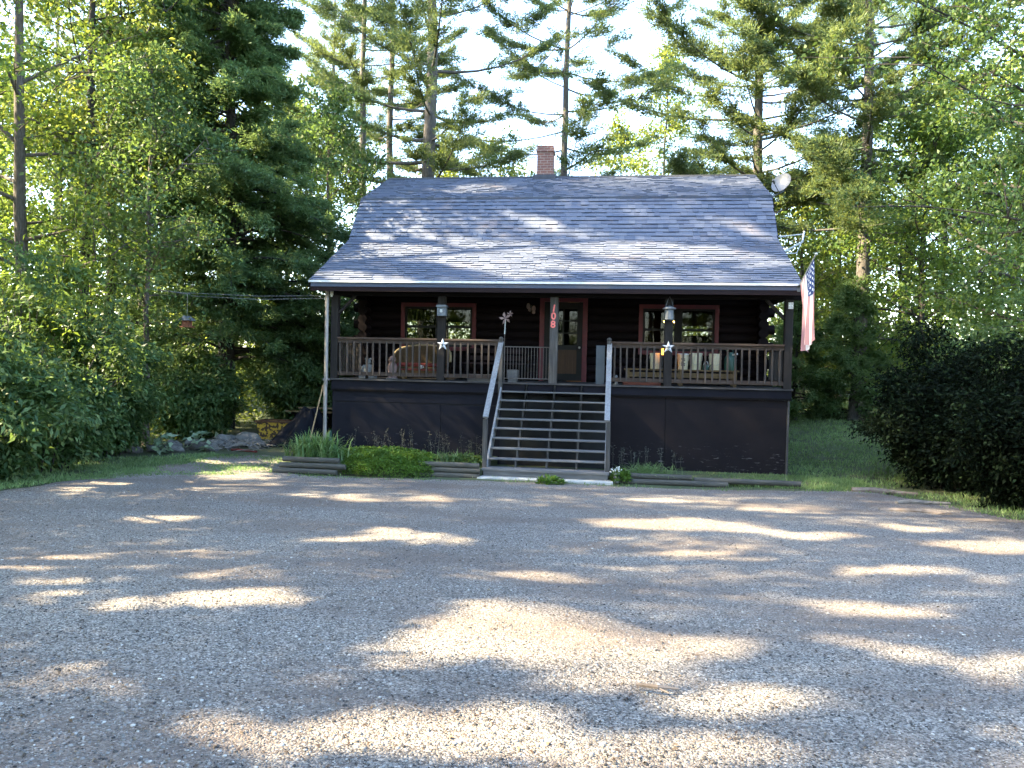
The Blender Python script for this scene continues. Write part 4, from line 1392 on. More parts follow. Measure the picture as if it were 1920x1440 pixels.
cl = thing("candle_lantern", "tiny lit amber lantern on the bench beside the star post", "lantern", (1.12, 18.1, BZ))
mb = MB()
mb.box(1.06, 1.18, 18.04, 18.16, BZ, BZ + .02); mb.box(1.06, 1.18, 18.04, 18.16, BZ + .5, BZ + .53)
for x in (1.065, 1.12, 1.175):
    mb.tube([(x, 18.045, BZ), (x, 18.045, BZ + .5)], .007, 5)
mb.tube([(1.065, 18.155, BZ), (1.065, 18.155, BZ + .5)], .007, 5); mb.tube([(1.175, 18.155, BZ), (1.175, 18.155, BZ + .5)], .007, 5)
mb.build("cage", M['dark_metal'], cl)
mb = MB(); mb.lathe((1.12, 18.1, BZ + .33), [(.04, 0), (.045, .02), (.045, .14), (.035, .15)], 10); mb.build("glass", M['amber'], cl)

lp = thing("ceiling_lamp", "warm two bulb ceiling lamp glowing inside behind the right window", "lamp", (1.54, 22.0, 4.5))
mb = MB(); mb.tube([(1.54, 22, 4.5), (1.54, 22, 3.78)], .02, 6); mb.tube([(1.38, 22, 3.76), (1.70, 22, 3.76)], .018, 6); mb.build("arm", M['dark_metal'], lp)
for x in (1.41, 1.67):
    mb = MB(); mb.ball((x, 22, 3.65), .055, 10, 8, (1, 1, 1.5)); mb.build("bulb", M['bulb'], lp, smooth=True)
pl = bpy.data.lights.new("lamp_light", 'POINT'); pl.energy = 40; pl.color = (1, .6, .25); pl.shadow_soft_size = .1
po = bpy.data.objects.new("lamp_light", pl); po.location = (1.54, 21.6, 3.5); COL.objects.link(po)

# flag
fg = thing("flag", "stars and stripes flag hanging from an angled pole at the porch roof corner", "flag", (3.9, 17.08, 4.1))
mb = MB(); mb.tube([(3.87, 17.1, 4.1), (3.87, 15.75, 4.6)], .014, 8); mb.ball((3.87, 15.72, 4.612), .028, 8, 6); mb.build("pole", M['pale'], fg, smooth=True)
mb = MB(); mb.tube([(3.87, 17.12, 4.08), (3.87, 16.98, 4.14)], .025, 8); mb.box(3.84, 3.9, 17.05, 17.09, 4.0, 4.14); mb.build("bracket", M['dark_metal'], fg)
def flag_cloth():
    nu, nv = 78, 110                                  # along the hoist (pole), along the fly (hanging down)
    A0 = np.array([3.87, 16.95, 4.155]); A1 = np.array([3.87, 15.9, 4.545])
    V = np.zeros((nu + 1, nv + 1, 3))
    for i in range(nu + 1):
        u = i / nu
        for j in range(nv + 1):
            v = j / nv
            p = A0 + (A1 - A0) * (u + (0.28 - .5 * u) * v * .75)
            ln = 1.55 - .22 * (1 - u) * 0 
            fold = .075 * math.sin(u * 13 + .8) * v ** .7 + .035 * math.sin(u * 29 + 2 * v) * v
            V[i, j] = p + np.array([fold + .06 * v, .02 * math.sin(5 * v + u * 4), -ln * v + .04 * math.sin(u * 13) * v])
    me = bpy.data.meshes.new("cloth")
    I = np.arange((nu + 1) * (nv + 1)).reshape(nu + 1, nv + 1)
    Q = np.stack([I[:-1, :-1], I[1:, :-1], I[1:, 1:], I[:-1, 1:]], -1).reshape(-1, 4)
    o = np_mesh("cloth", V.reshape(-1, 3), Q, M['flag'], fg, smooth=True)
    me = o.data
    ca = me.color_attributes.new("pattern", 'FLOAT_COLOR', 'CORNER')
    col = np.zeros((nu, nv, 4)); col[..., 3] = 1
    for i in range(nu):
        st_ = int((i + .5) / nu * 13)                  # stripe number counted from the pole's foot
        for j in range(nv):
            c = (.45, .24, .25) if st_ % 2 == 0 else (.8, .78, .78)
            if st_ >= 6 and j < nv * .4:
                c = (.05, .08, .22)
                a_ = (i - 6 * nu / 13) / (nu * 7 / 13) * 10
                b_ = j / (nv * .4) * 12
                da, db = a_ - round(a_), b_ - round(b_)
                if 0 < round(a_) < 10 and 0 < round(b_) < 12 and (round(a_) + round(b_)) % 2 == 0 and (da / .38) ** 2 + (db / .42) ** 2 < 1:
                    c = (.85, .85, .85)
            col[i, j, :3] = c
    ca.data.foreach_set("color", np.repeat(col.reshape(-1, 4), 4, axis=0).ravel())
flag_cloth()

# satellite dish
sd = thing("satellite_dish", "pale grey satellite dish on the right rake of the roof", "satellite dish", (4.0, 21.3, 6.8))
def dish_mesh():
    mb = MB()
    c = Vector((4.36, 21.45, 7.28)); nrm = Vector((-.52, -.62, .38)).normalized()
    a_ = nrm.cross(Vector((0, 0, 1))).normalized(); b_ = a_.cross(nrm)
    rings, seg = 6, 28
    for off in (0, 1):
        vs = []
        for i in range(rings + 1):
            r = .27 * i / rings
            for k in range(seg):
                t = 2 * math.pi * k / seg
                vs.append(c + a_ * (r * math.cos(t)) + b_ * (r * 1.08 * math.sin(t)) + nrm * (.09 * (r / .27) ** 2 - .012 * off))
        fs = [(i * seg + k, i * seg + (k + 1) % seg, (i + 1) * seg + (k + 1) % seg, (i + 1) * seg + k) for i in range(rings) for k in range(seg)]
        mb.add(vs, fs)
    return mb, c, nrm, b_
mb, dc, dn, db_ = dish_mesh()
me_o = mb.build("reflector", M['dish'], sd, smooth=True)
mb = MB(); mb.tube([dc - db_ * .3, dc - db_ * .22 + dn * .4], .012, 6); mb.build("feed_arm", M['dark_metal'], sd)
mb = MB(); mb.tube([dc - db_ * .22 + dn * .36, dc - db_ * .19 + dn * .47], .03, 8); mb.build("receiver", M['dark_metal'], sd)
mb = MB(); mb.tube([dc - dn * .02, dc - dn * .1 - Vector((0, 0, .12)), (4.12, 21.35, 6.95), (3.93, 21.3, 6.82)], .024, 8); mb.box(3.9, 4.0, 21.2, 21.4, 6.74, 6.86); mb.build("mast", M['dark_metal'], sd)
br = thing("roof_bracket", "bare metal pipe bracket sticking out below the dish from the gable", "bracket", (4.0, 19.7, 5.3))
mb = MB(); mb.tube([(3.9, 19.9, 5.62), (4.62, 20.0, 5.71)], .018, 8); mb.build("upper_arm", M['pipe'], br)
mb = MB(); mb.tube([(4.62, 20.0, 5.78), (4.56, 19.9, 5.5), (4.1, 19.35, 5.22)], .026, 8); mb.tube([(3.9, 19.3, 5.12), (4.1, 19.35, 5.22)], .026, 8); mb.build("mast", M['pipe'], br)
mb = MB(); mb.tube([(4.56, 19.9, 5.55), (4.3, 19.3, 5.14), (3.9, 19.25, 5.1)], .012, 6); mb.build("brace", M['pipe'], br)

# ------------------------------------------------------------------ yard things, left
ln = thing("clothesline", "two thin washing lines from the porch corner to a spreader bar at the trees", "clothesline", (-6.63, 17.6, 3.8))
mb = MB()
mb.tube([(-6.62, 17.55, 3.86), (-8.6, 17.8, 3.85), (-10.56, 18.0, 3.93)], .006, 5)
mb.tube([(-6.62, 17.55, 3.80), (-8.6, 17.8, 3.77), (-10.5, 18.05, 3.86)], .006, 5)
mb.build("line", M['rope'], ln)
mb = MB(); mb.tube([(-11.8, 18.3, 4.05), (-10.5, 18.0, 3.9)], .016, 6); mb.build("spreader_bar", M['rope'], ln)
fd = thing("bird_feeder", "small red cedar bird feeder hanging below the washing line", "bird feeder", (-10.57, 18.0, 3.1))
mb = MB(); mb.box(-10.66, -10.48, 17.91, 18.09, 3.1, 3.24); mb.box(-10.7, -10.44, 17.87, 18.13, 3.07, 3.098); mb.build("box", M['feeder'], fd)
mb = MB(); mb.prism([(-10.73, 3.24), (-10.41, 3.24), (-10.57, 3.36)], 1, 17.85, 18.15); mb.build("roof", M['tin'], fd)
mb = MB(); mb.tube([(-10.57, 18, 3.35), (-10.57, 18, 3.9)], .005, 5); mb.build("hanger", M['wire'], fd)

tu = thing("rusty_tub", "rust flaked yellow metal tub standing behind the tarp", "tub", (-9.4, 20.5, 0.06))
mb = MB(); mb.prism([(-9.72, .06), (-8.9, .06), (-8.82, .56), (-9.84, .56)], 1, 20.3, 20.9); mb.build("tub_body", M['rust_yellow'], tu)
mb = MB(); mb.box(-9.88, -8.78, 20.26, 20.32, .561, .6); mb.box(-9.88, -8.78, 20.88, 20.94, .561, .6); mb.box(-9.88, -9.82, 20.32, 20.88, .561, .6); mb.box(-8.84, -8.78, 20.32, 20.88, .561, .6); mb.build("rim", M['rust'], tu)

def tarp():
    nu, nv = 56, 26
    rs = np.random.default_rng(4)
    V = np.zeros((nu, nv, 3))
    for i in range(nu):
        a_ = 2 * math.pi * i / nu
        for j in range(nv):
            v = j / (nv - 1)
            rx = .22 + .95 * v ** .9 if math.cos(a_) < 0 else .2 + .55 * v
            ry = .2 + .5 * v
            f = 1 + .13 * v * math.sin(a_ * 7 + 1.3) + .07 * v * math.sin(a_ * 13 + 3 * v)
            z = (1 - v) * (1.0 + .06 * math.sin(a_ * 3)) + .05 * math.sin(a_ * 5 + v * 5) * (1 - v)
            V[i, j] = (-7.85 + rx * f * math.cos(a_), 19.3 + ry * f * math.sin(a_), .02 + z * .98)
    P = V.reshape(-1, 3)
    I = np.arange(nu * nv).reshape(nu, nv)
    J = np.roll(I, -1, 0)
    Q = np.stack([I[:, :-1], J[:, :-1], J[:, 1:], I[:, 1:]], -1).reshape(-1, 4)
    top = P[I[:, 0]].mean(0) + np.array([0, 0, .03])
    P = np.vstack([P, top])
    tri = np.array([(len(P) - 1, J[i, 0], I[i, 0], I[i, 0]) for i in range(nu)])
    mb = MB(); mb.add([tuple(p) for p in P], [tuple(q) for q in Q] + [(len(P) - 1, int(J[i, 0]), int(I[i, 0])) for i in range(nu)])
    return mb
tp = tarp().build("tarp_heap", M['tarp'], None, (-7.9, 19.3, 0.0), smooth=True)
tag(tp, "blue black plastic tarp draped over a heap beside the porch", "tarp")
mb = MB()
for i in range(8):
    u = i / 7
    mb.v.append((-7.28 + .5 * u, 18.75, .05)); mb.v.append((-7.28 + .5 * u, 18.85 + .04 * math.sin(i * 2), .35 + .25 * math.sin(u * 2.6)))
    mb.v.append((-7.28 + .5 * u, 19.1, .03))
mb.f = [(3 * i, 3 * i + 3, 3 * i + 4, 3 * i + 1) for i in range(7)] + [(3 * i + 1, 3 * i + 4, 3 * i + 5, 3 * i + 2) for i in range(7)]
mb.mi = [0] * 14
tag(mb.build("teal_sheet", M['teal'], None, (-7.1, 18.8, 0)), "teal plastic sheet folded against the porch corner", "plastic sheet")
for k, (x0, x1, y, z, lab) in enumerate(((-9.4, -6.9, 21.2, .80, "lower pale board of the lumber behind the tarp"), (-8.9, -7.6, 21.0, .92, "short yellowish board on top of the lumber behind the tarp"), (-9.3, -6.8, 21.45, 1.02, "dark board leaning out at the back of the lumber stack"))):
    mb = MB(); mb.box(x0, x1, y, y + .2, z, z + .045)
    o = mb.build("plank", M['lumber'] if k != 2 else M['dark_wood'], None, ((x0 + x1) / 2, y, z)); tag(o, lab, "plank", "lumber behind the tarp")
sw = thing("sawhorse", "dark wooden trestle holding up the lumber behind the tarp", "trestle", (-8.1, 21.2, 0))
for xx in (-9.1, -7.2):
    mb = MB(); mb.bar((xx, 20.95, .05), (xx, 21.3, .78), .06, .06, (1, 0, 0)); mb.build("leg", M['dark_wood'], sw); mb = MB(); mb.bar((xx, 21.6, .05), (xx, 21.3, .78), .06, .06, (1, 0, 0)); mb.build("leg", M['dark_wood'], sw)
mb = MB(); mb.box(-9.25, -7.05, 21.26, 21.34, .74, .795); mb.build("top_bar", M['dark_wood'], sw)
rk = thing("rake", "long wooden rake handle leaning on the left porch corner", "rake", (-7.0, 17.2, 0))
mb = MB(); mb.tube([(-7.05, 17.15, .15), (-6.78, 17.42, 1.75)], .016, 6); mb.build("handle", M['lumber'], rk)
mb = MB(); mb.box(-7.25, -6.85, 17.12, 17.15, .1, .14)
for i in range(9):
    mb.box(-7.24 + i * .047, -7.225 + i * .047, 17.12, 17.14, .03, .1)
mb.build("rake_head", M['rust'], rk)

def rock(x, y, s, lab, seed, flat=.7, m='rock'):
    rs = np.random.default_rng(seed)
    seg, rings = 12, 8
    ph = rs.uniform(0, 6.28, 9)
    mb = MB()
    vs = []
    for i in range(rings + 1):
        th = math.pi * i / rings
        for k in range(seg):
            a_ = 2 * math.pi * k / seg
            d = np.array([math.sin(th) * math.cos(a_), math.sin(th) * math.sin(a_), math.cos(th)])
            r = 1 + .16 * math.sin(3 * d[0] + ph[0]) * math.cos(2.5 * d[1] + ph[1]) + .14 * math.sin(4 * d[2] + 3 * d[0] + ph[2]) + .08 * math.sin(8 * d[1] + ph[3]) + .05 * math.sin(11 * d[0] + ph[4])
            vs.append((x + s * r * d[0] * 1.15, y + s * r * d[1], float(gz(x, y)) + s * flat * (.6 + r * d[2])))
    mb.add(vs, [(i * seg + k, i * seg + (k + 1) % seg, (i + 1) * seg + (k + 1) % seg, (i + 1) * seg + k) for i in range(rings) for k in range(seg)])
    o = mb.build("rock", M[m], None, (x, y, float(gz(x, y))))
    tag(o, lab, "rock", "rocks along the edge of the wood")
ROCKS = [(-11.0, 17.3, .16, "leftmost small grey rock under the pale broad leaves"), (-10.75, 17.7, .2, "grey rock half under the pale broad leaved plant"), (-10.45, 17.35, .15, "low rock between the broad leaved plant and the brush"),
         (-10.3, 17.9, .24, "rounded pale rock in the middle of the row at the wood edge"), (-9.95, 18.2, .2, "flat topped rock left of the twiggy brush"), (-9.75, 17.75, .17, "whitish small rock before the brush"),
         (-9.9, 18.8, .27, "brownish block of rock at the back of the row"), (-9.35, 18.9, .33, "largest angular rock near the yellow tub"), (-9.0, 18.6, .18, "small dark rock between the largest rock and the tub"),
         (-9.5, 18.25, .14, "small pale stone in front of the largest rock"), (-11.4, 17.0, .2, "dark rock at the foot of the shrubs")]
for i, r in enumerate(ROCKS):
    rock(r[0], r[1], r[2], r[3], 20 + i)
def brush():
    rs = np.random.default_rng(9)
    mb = MB()
    for i in range(90):
        x = rs.uniform(-10.2, -8.6); y = rs.uniform(17.6, 18.9)
        a_ = rs.uniform(0, 3.14); l = rs.uniform(.2, .8)
        z = float(gz(x, y)) + rs.uniform(.02, .2)
        mb.tube([(x - l * math.cos(a_) / 2, y - l * math.sin(a_) / 2, z), (x, y, z + rs.uniform(.0, .1)), (x + l * math.cos(a_) / 2, y + l * math.sin(a_) / 2, z + rs.uniform(-.08, .12))], rs.uniform(.004, .011), 4)
    return mb
tag(brush().build("brush_pile", M['pale_twig'], None, (-9.4, 18.2, 0)), "loose pile of dry twigs between the rocks and the tarp", "brush", kind='stuff')
mb = MB(); mb.tube([(-9.3, 17.9, .06), (-9.05, 17.75, .09), (-8.8, 17.85, .06), (-8.6, 17.8, .05)], .03, 6)
tag(mb.build("red_rag", M['cushion'], None, (-9.0, 17.8, 0), smooth=True), "crumpled red rag on the ground before the tarp", "rag")

# ------------------------------------------------------------------ beds in front of the skirting
def gtimber(x0, x1, y, z, r, lab):
    mb = MB()
    rs = random.Random(int(x0 * 77 + z * 100))
    n = 6
    mb.tube([(x0 + (x1 - x0) * i / (n - 1), y + rs.uniform(-.006, .006), z + rs.uniform(-.005, .005)) for i in range(n)], r, 10)
    o = mb.build("garden_timber", M['timber'], None, ((x0 + x1) / 2, y, z - r), smooth=True)
    tag(o, lab, "timber", "round timbers edging the flower beds")
G0 = float(gz(-6, 15)) 
for x0, x1, y, z, lab in ((-6.85, -5.5, 14.93, .06, "bottom timber under the strap leaved clump"), (-6.75, -5.35, 15.02, .17, "middle timber under the strap leaved clump"), (-6.7, -5.5, 15.06, .285, "top timber under the strap leaved clump"),
                          (-3.95, -2.62, 15.25, .05, "bottom timber left of the stair foot"), (-3.9, -2.62, 15.28, .155, "middle timber left of the stair foot"), (-3.9, -2.64, 15.3, .26, "top timber left of the stair foot"),
                          (0.0, 2.3, 15.55, .04, "bottom timber right of the stair foot"), (0.0, 1.6, 15.6, .145, "top timber right of the stair foot"), (1.65, 3.7, 15.66, .10, "timber running on toward the right cabin corner")):
    gtimber(x0, x1, y, z, .056, lab)
mb = MB()
mb.box(-6.6, -5.45, 15.13, 15.34, -.1, .2)
mb.box(-6.6, -2.6, 15.341, 17.5, -.1, .2)
mb.box(0.02, 3.7, 15.72, 17.5, -.1, .03)
tag(mb.build("bed_soil", M['ground']), kind='structure')
mb = MB(); mb.box(-2.66, .05, 15.14, 15.85, -.08, .055)
tag(mb.build("paving_slab", M['concrete'], None, (-1.3, 15.3, 0), bevel=.01), "worn pale concrete slab under the foot of the steps", "slab")

def strap_clump(name, c, n, h, spread, m, lab, cat, seed, w=.02, group=None, seg=5):
    rs = np.random.default_rng(seed)
    V = []; Q = []
    for i in range(n):
        a_ = rs.uniform(0, 6.28); lean = rs.uniform(.25, 1.3) * spread
        hh = h * rs.uniform(.55, 1.1)
        b0 = np.array([c[0] + rs.normal(0, spread * .45), c[1] + rs.normal(0, spread * .22), c[2]])
        d = np.array([math.cos(a_), math.sin(a_), 0]); sd_ = np.array([-d[1], d[0], 0])
        k = len(V)
        for j in range(seg + 1):
            t = j / seg
            p = b0 + d * lean * t ** 1.7 + np.array([0, 0, hh * (t - .42 * t ** 3 * (lean / spread) * 1.3)])
            ww = w * (1 - t ** 2.2) + .001
            V += [p - sd_ * ww / 2, p + sd_ * ww / 2]
        for j in range(seg):
            Q.append((k + 2 * j, k + 2 * j + 1, k + 2 * j + 3, k + 2 * j + 2))
    o = np_mesh(name, np.array(V), np.array(Q), m, None, c)
    return tag(o, lab, cat, group)
strap_clump("daylily", (-6.15, 15.5, .2), 760, .82, .5, M['lf_lily'], "big arching strap leaved clump above the stacked timbers", "daylily", 1, .027)
strap_clump("iris", (-3.35, 16.3, .2), 150, .32, .4, M['lf_lily'], "low blue green blades in the bed left of the steps", "iris", 2, .014)
strap_clump("ornamental_grass", (.75, 16.1, .05), 420, .4, .55, M['lf_grass'], "tuft of tall grass in the bed right of the steps", "grass tuft", 3, .011)

def mound(name, c, rx, ry, h, n, m, lab, cat, seed, L=.06, W=.035):
    rs = np.random.default_rng(seed)
    a_ = rs.uniform(0, 6.28, n); r = np.sqrt(rs.random(n))
    top = h * np.sqrt(np.clip(1 - r ** 2.6, 0, 1)) * (1 + .12 * np.sin(a_ * 5 + 3 * r))
    z = top * (1 - .45 * rs.random(n) ** 2)
    P = np.stack([c[0] + rx * r * np.cos(a_), c[1] + ry * r * np.sin(a_), c[2] + z], 1)
    A = rs.normal(0, 1, (n, 3)); A[:, 2] = np.abs(A[:, 2]) * .7; A[:, 1] -= .3
    N = rs.normal(0, .7, (n, 3)); N[:, 2] += 1
    o = np_mesh(name, *cards(P, A, N, L * rs.uniform(.6, 1.3, n), W * rs.uniform(.6, 1.3, n)), m, None, c)
    return tag(o, lab, cat)
mound("mounded_shrub", (-4.55, 15.45, -.02), 1.12, .55, .46, 15000, M['lf_moss'], "low bright green mounded shrub left of the steps", "shrub", 5, .05, .025)
mound("ground_cover", (-5.0, 16.4, .18), 1.3, .6, .22, 5000, M['lf_moss'], "yellow green leafy ground cover behind the mounded shrub", "ground cover", 6, .07, .04)
mound("ground_cover", (-2.95, 15.75, .18), .35, .3, .22, 900, M['lf_shrub'], "small dark leafy plant at the left stair foot", "plant", 16, .08, .05)
mound("ground_cover", (.2, 15.45, .0), .2, .2, .26, 500, M['lf_moss'], "small leafy weed at the right stair foot", "plant", 17, .07, .05)
mound("weed", (-1.15, 14.85, .0), .26, .16, .13, 160, M['lf_moss'], "broad leaved weed growing before the concrete slab", "weed", 18, .12, .06)
def weeds(x0, x1, y0, y1, n, h, seed, lab, m='lf_dry'):
    rs = np.random.default_rng(seed)
    V = []; Q = []
    P = []; A = []
    for i in range(n):
        b = np.array([rs.uniform(x0, x1), rs.uniform(y0, y1), .15])
        hh = h * rs.uniform(.5, 1.15)
        d = np.array([rs.normal(0, .12), rs.normal(0, .08), 1.0]) * hh
        k = len(V)
        V += [b - [.003, 0, 0], b + [.003, 0, 0], b + d + [.002, 0, 0], b + d - [.002, 0, 0]]
        Q.append((k, k + 1, k + 2, k + 3))
        for j in range(9):
            P.append(b + d * rs.uniform(.55, 1.0) + rs.normal(0, .025, 3)); A.append(rs.normal(0, 1, 3) + [0, 0, .4])
    P = np.array(P); A = np.array(A)
    V2, Q2 = cards(P, A, rs.normal(0, 1, (len(P), 3)), .045, .014)
    o = np_mesh("weeds", np.vstack([V, V2]), np.vstack([Q, Q2 + len(V)]), M[m])
    tag(o, lab, "weeds", kind='stuff')
weeds(-6.3, -2.8, 16.9, 17.4, 46, .6, 7, "thin dry seeding weeds against the left skirting")
weeds(-.0, 1.6, 16.6, 17.3, 16, .42, 8, "sparse pale weeds against the right skirting")
wf = thing("flower_pot", "little white flowering plant beside the right stair foot", "flower", (.12, 15.4, .1))
P = np.random.default_rng(3).normal(0, .05, (60, 3)) * [1, .7, .6] + [.12, 15.4, .27]
np_mesh("flowers", *cards(P, np.random.default_rng(4).normal(0, 1, (60, 3)), np.random.default_rng(5).normal(0, 1, (60, 3)), .035, .03), M['petal'], wf)
mb = MB(); mb.lathe((.12, 15.4, .02), [(.05, 0), (.075, .12), (.08, .2), (.07, .2)], 12); mb.build("pot", M['stone'], wf, smooth=True)

mb = MB(); mb.tube([(.18, 4.52, .50), (.3, 4.47, .515), (.42, 4.5, .50)], [.012, .014, .006], 6); mb.tube([(.3, 4.47, .51), (.36, 4.42, .505)], .005, 5)
tag(mb.build("fallen_twig", M['twig'], None, (.3, 4.5, .48)), "small dark twig lying on the sunlit gravel", "twig")

# ------------------------------------------------------------------ trees
def tubes_np(polys, seg=6):
    """polys: list of (points (n,3), radii (n,)) -> verts, quads"""
    Vs, Qs = [], []
    off = 0
    ang = np.arange(seg) * 2 * np.pi / seg
    ca, sa = np.cos(ang), np.sin(ang)
    for P, r in polys:
        P = np.asarray(P, float); r = np.asarray(r, float)
        n = len(P)
        D = np.gradient(P, axis=0)
        D = unit(D)
        ref = np.array([0.2, 0.1, 0.97]) if abs(D.mean(0)[2]) < .8 else np.array([.97, .2, .1])
        a_ = unit(np.cross(D, ref)); b_ = np.cross(D, a_)
        R = P[:, None, :] + (a_[:, None, :] * ca[None, :, None] + b_[:, None, :] * sa[None, :, None]) * r[:, None, None]
        Vs.append(R.reshape(-1, 3))
        I = np.arange(n * seg).reshape(n, seg) + off
        J = np.roll(I, -1, 1)
        Qs.append(np.stack([I[:-1], J[:-1], J[1:], I[1:]], -1).reshape(-1, 4))
        off += n * seg
    return np.vstack(Vs), np.vstack(Qs)

def plant_it(name, lab, cat, base, polys, V, Q, bark, leafm, group=None, trunk_name="trunk", crown_name="crown", seg=7):
    polys = clear_twigs(polys, np.random.default_rng(1))
    t = thing(name, lab, cat, base, group)
    tv, tq = tubes_np(polys, seg)
    np_mesh(trunk_name, tv, tq, M[bark], t, smooth=True)
    np_mesh(crown_name, V, Q, M[leafm], t)
    return t

def copy_tree(o, loc, rot, sc, lab, group=None):
    c = o.copy(); COL.objects.link(c)
    c.location = loc; c.rotation_euler = (0, 0, rot); c.scale = (sc[0], sc[0], sc[1])
    c['label'] = lab
    if group:
        c['group'] = group
    for ch_ in o.children:
        d = ch_.copy(); COL.objects.link(d); d.parent = c
    return c

def trunk_path(rs, base, H, wander, lean=(0, 0), n=12):
    t = np.linspace(0, 1, n)
    w_ = np.cumsum(rs.normal(0, wander, (n, 2)), 0) * .5
    w_[0] = 0
    P = np.zeros((n, 3))
    P[:, 0] = base[0] + lean[0] * t * H + w_[:, 0]
    P[:, 1] = base[1] + lean[1] * t * H + w_[:, 1]
    P[:, 2] = base[2] - .15 + t * (H + .15)
    return t, P

def at(t, P, q):
    return np.array([np.interp(q, t, P[:, k]) for k in range(3)])

def deciduous(base, H, hb, R, seed, leaf=.12, tr=.16, nl=26, sub=7, per=26, sig=.33, lean=(0, 0), up=(.25, .9), gaps=True, top=0.97, prof=None, flat=.7, lw=.62):
    rs = np.random.default_rng(seed)
    base = np.array([base[0], base[1], float(gz(base[0], base[1]))])
    t, P = trunk_path(rs, base, H, .1, lean)
    rad = tr * (1 - t * .86) ** .9 * (1 + .35 * np.exp(-t * 25))
    polys = [(P, rad)]
    C = []
    for i in range(nl):
        f = (i + rs.random()) / nl
        q = hb / H + (top - hb / H) * f
        p0 = at(t, P, q)
        rr = R * (prof(f) if prof else (math.sin(math.pi * min(1, .18 + .8 * f)) ** .7))
        L = rr * rs.uniform(.65, 1.15)
        az = i * 2.4 + rs.uniform(-.5, .5)
        el = up[0] + (up[1] - up[0]) * f + rs.normal(0, .12)
        d = np.array([math.cos(az) * math.cos(el), math.sin(az) * math.cos(el), math.sin(el)])
        m_ = 6
        s_ = np.linspace(0, 1, m_)
        side = rs.normal(0, .12, 3) * L
        B = p0 + d * L * s_[:, None] + side * (s_[:, None] ** 2) - np.array([0, 0, .10 * L]) * (s_[:, None] ** 2.2)
        r0 = max(.012, np.interp(q, t, rad) * rs.uniform(.3, .5))
        polys.append((B, r0 * (1 - .85 * s_)))
        for j in range(sub):
            u = rs.uniform(.28, 1.0) if j else 1.0
            q0 = np.array([np.interp(u, s_, B[:, k]) for k in range(3)])
            dd = d * .7 + rs.normal(0, .75, 3) * np.array([1, 1, .55])
            dd /= np.linalg.norm(dd)
            l2 = (.22 + .33 * rs.random()) * max(L, .8)
            E = q0 + dd * l2
            polys.append((np.array([q0, q0 + dd * l2 * .5 + rs.normal(0, .03, 3), E]), np.array([.014, .009, .004]) * (1 + r0 * 4)))
            for g in (.45, .75, 1.0):
                C.append(q0 + dd * l2 * g)
    C = np.array(C)
    n = len(C) * per
    cs = sig * rs.uniform(.6, 1.3, (len(C), 1))
    PP = np.repeat(C, per, 0) + rs.normal(0, 1, (n, 3)) * np.repeat(cs, per, 0) * np.array([1, 1, flat])
    A = rs.normal(0, 1, (n, 3)); A[:, 2] -= .35
    if gaps:
        k_ = open_sky(PP + unit(A) * leaf * .5, rs)
        PP, A = PP[k_], A[k_]
    n = len(PP)
    N = rs.normal(0, .75, (n, 3)); N[:, 2] += .8
    V, Q = cards(PP, A, N, leaf * rs.uniform(.65, 1.3, n), leaf * lw * rs.uniform(.7, 1.2, n))
    return tuple(base), polys, V, Q

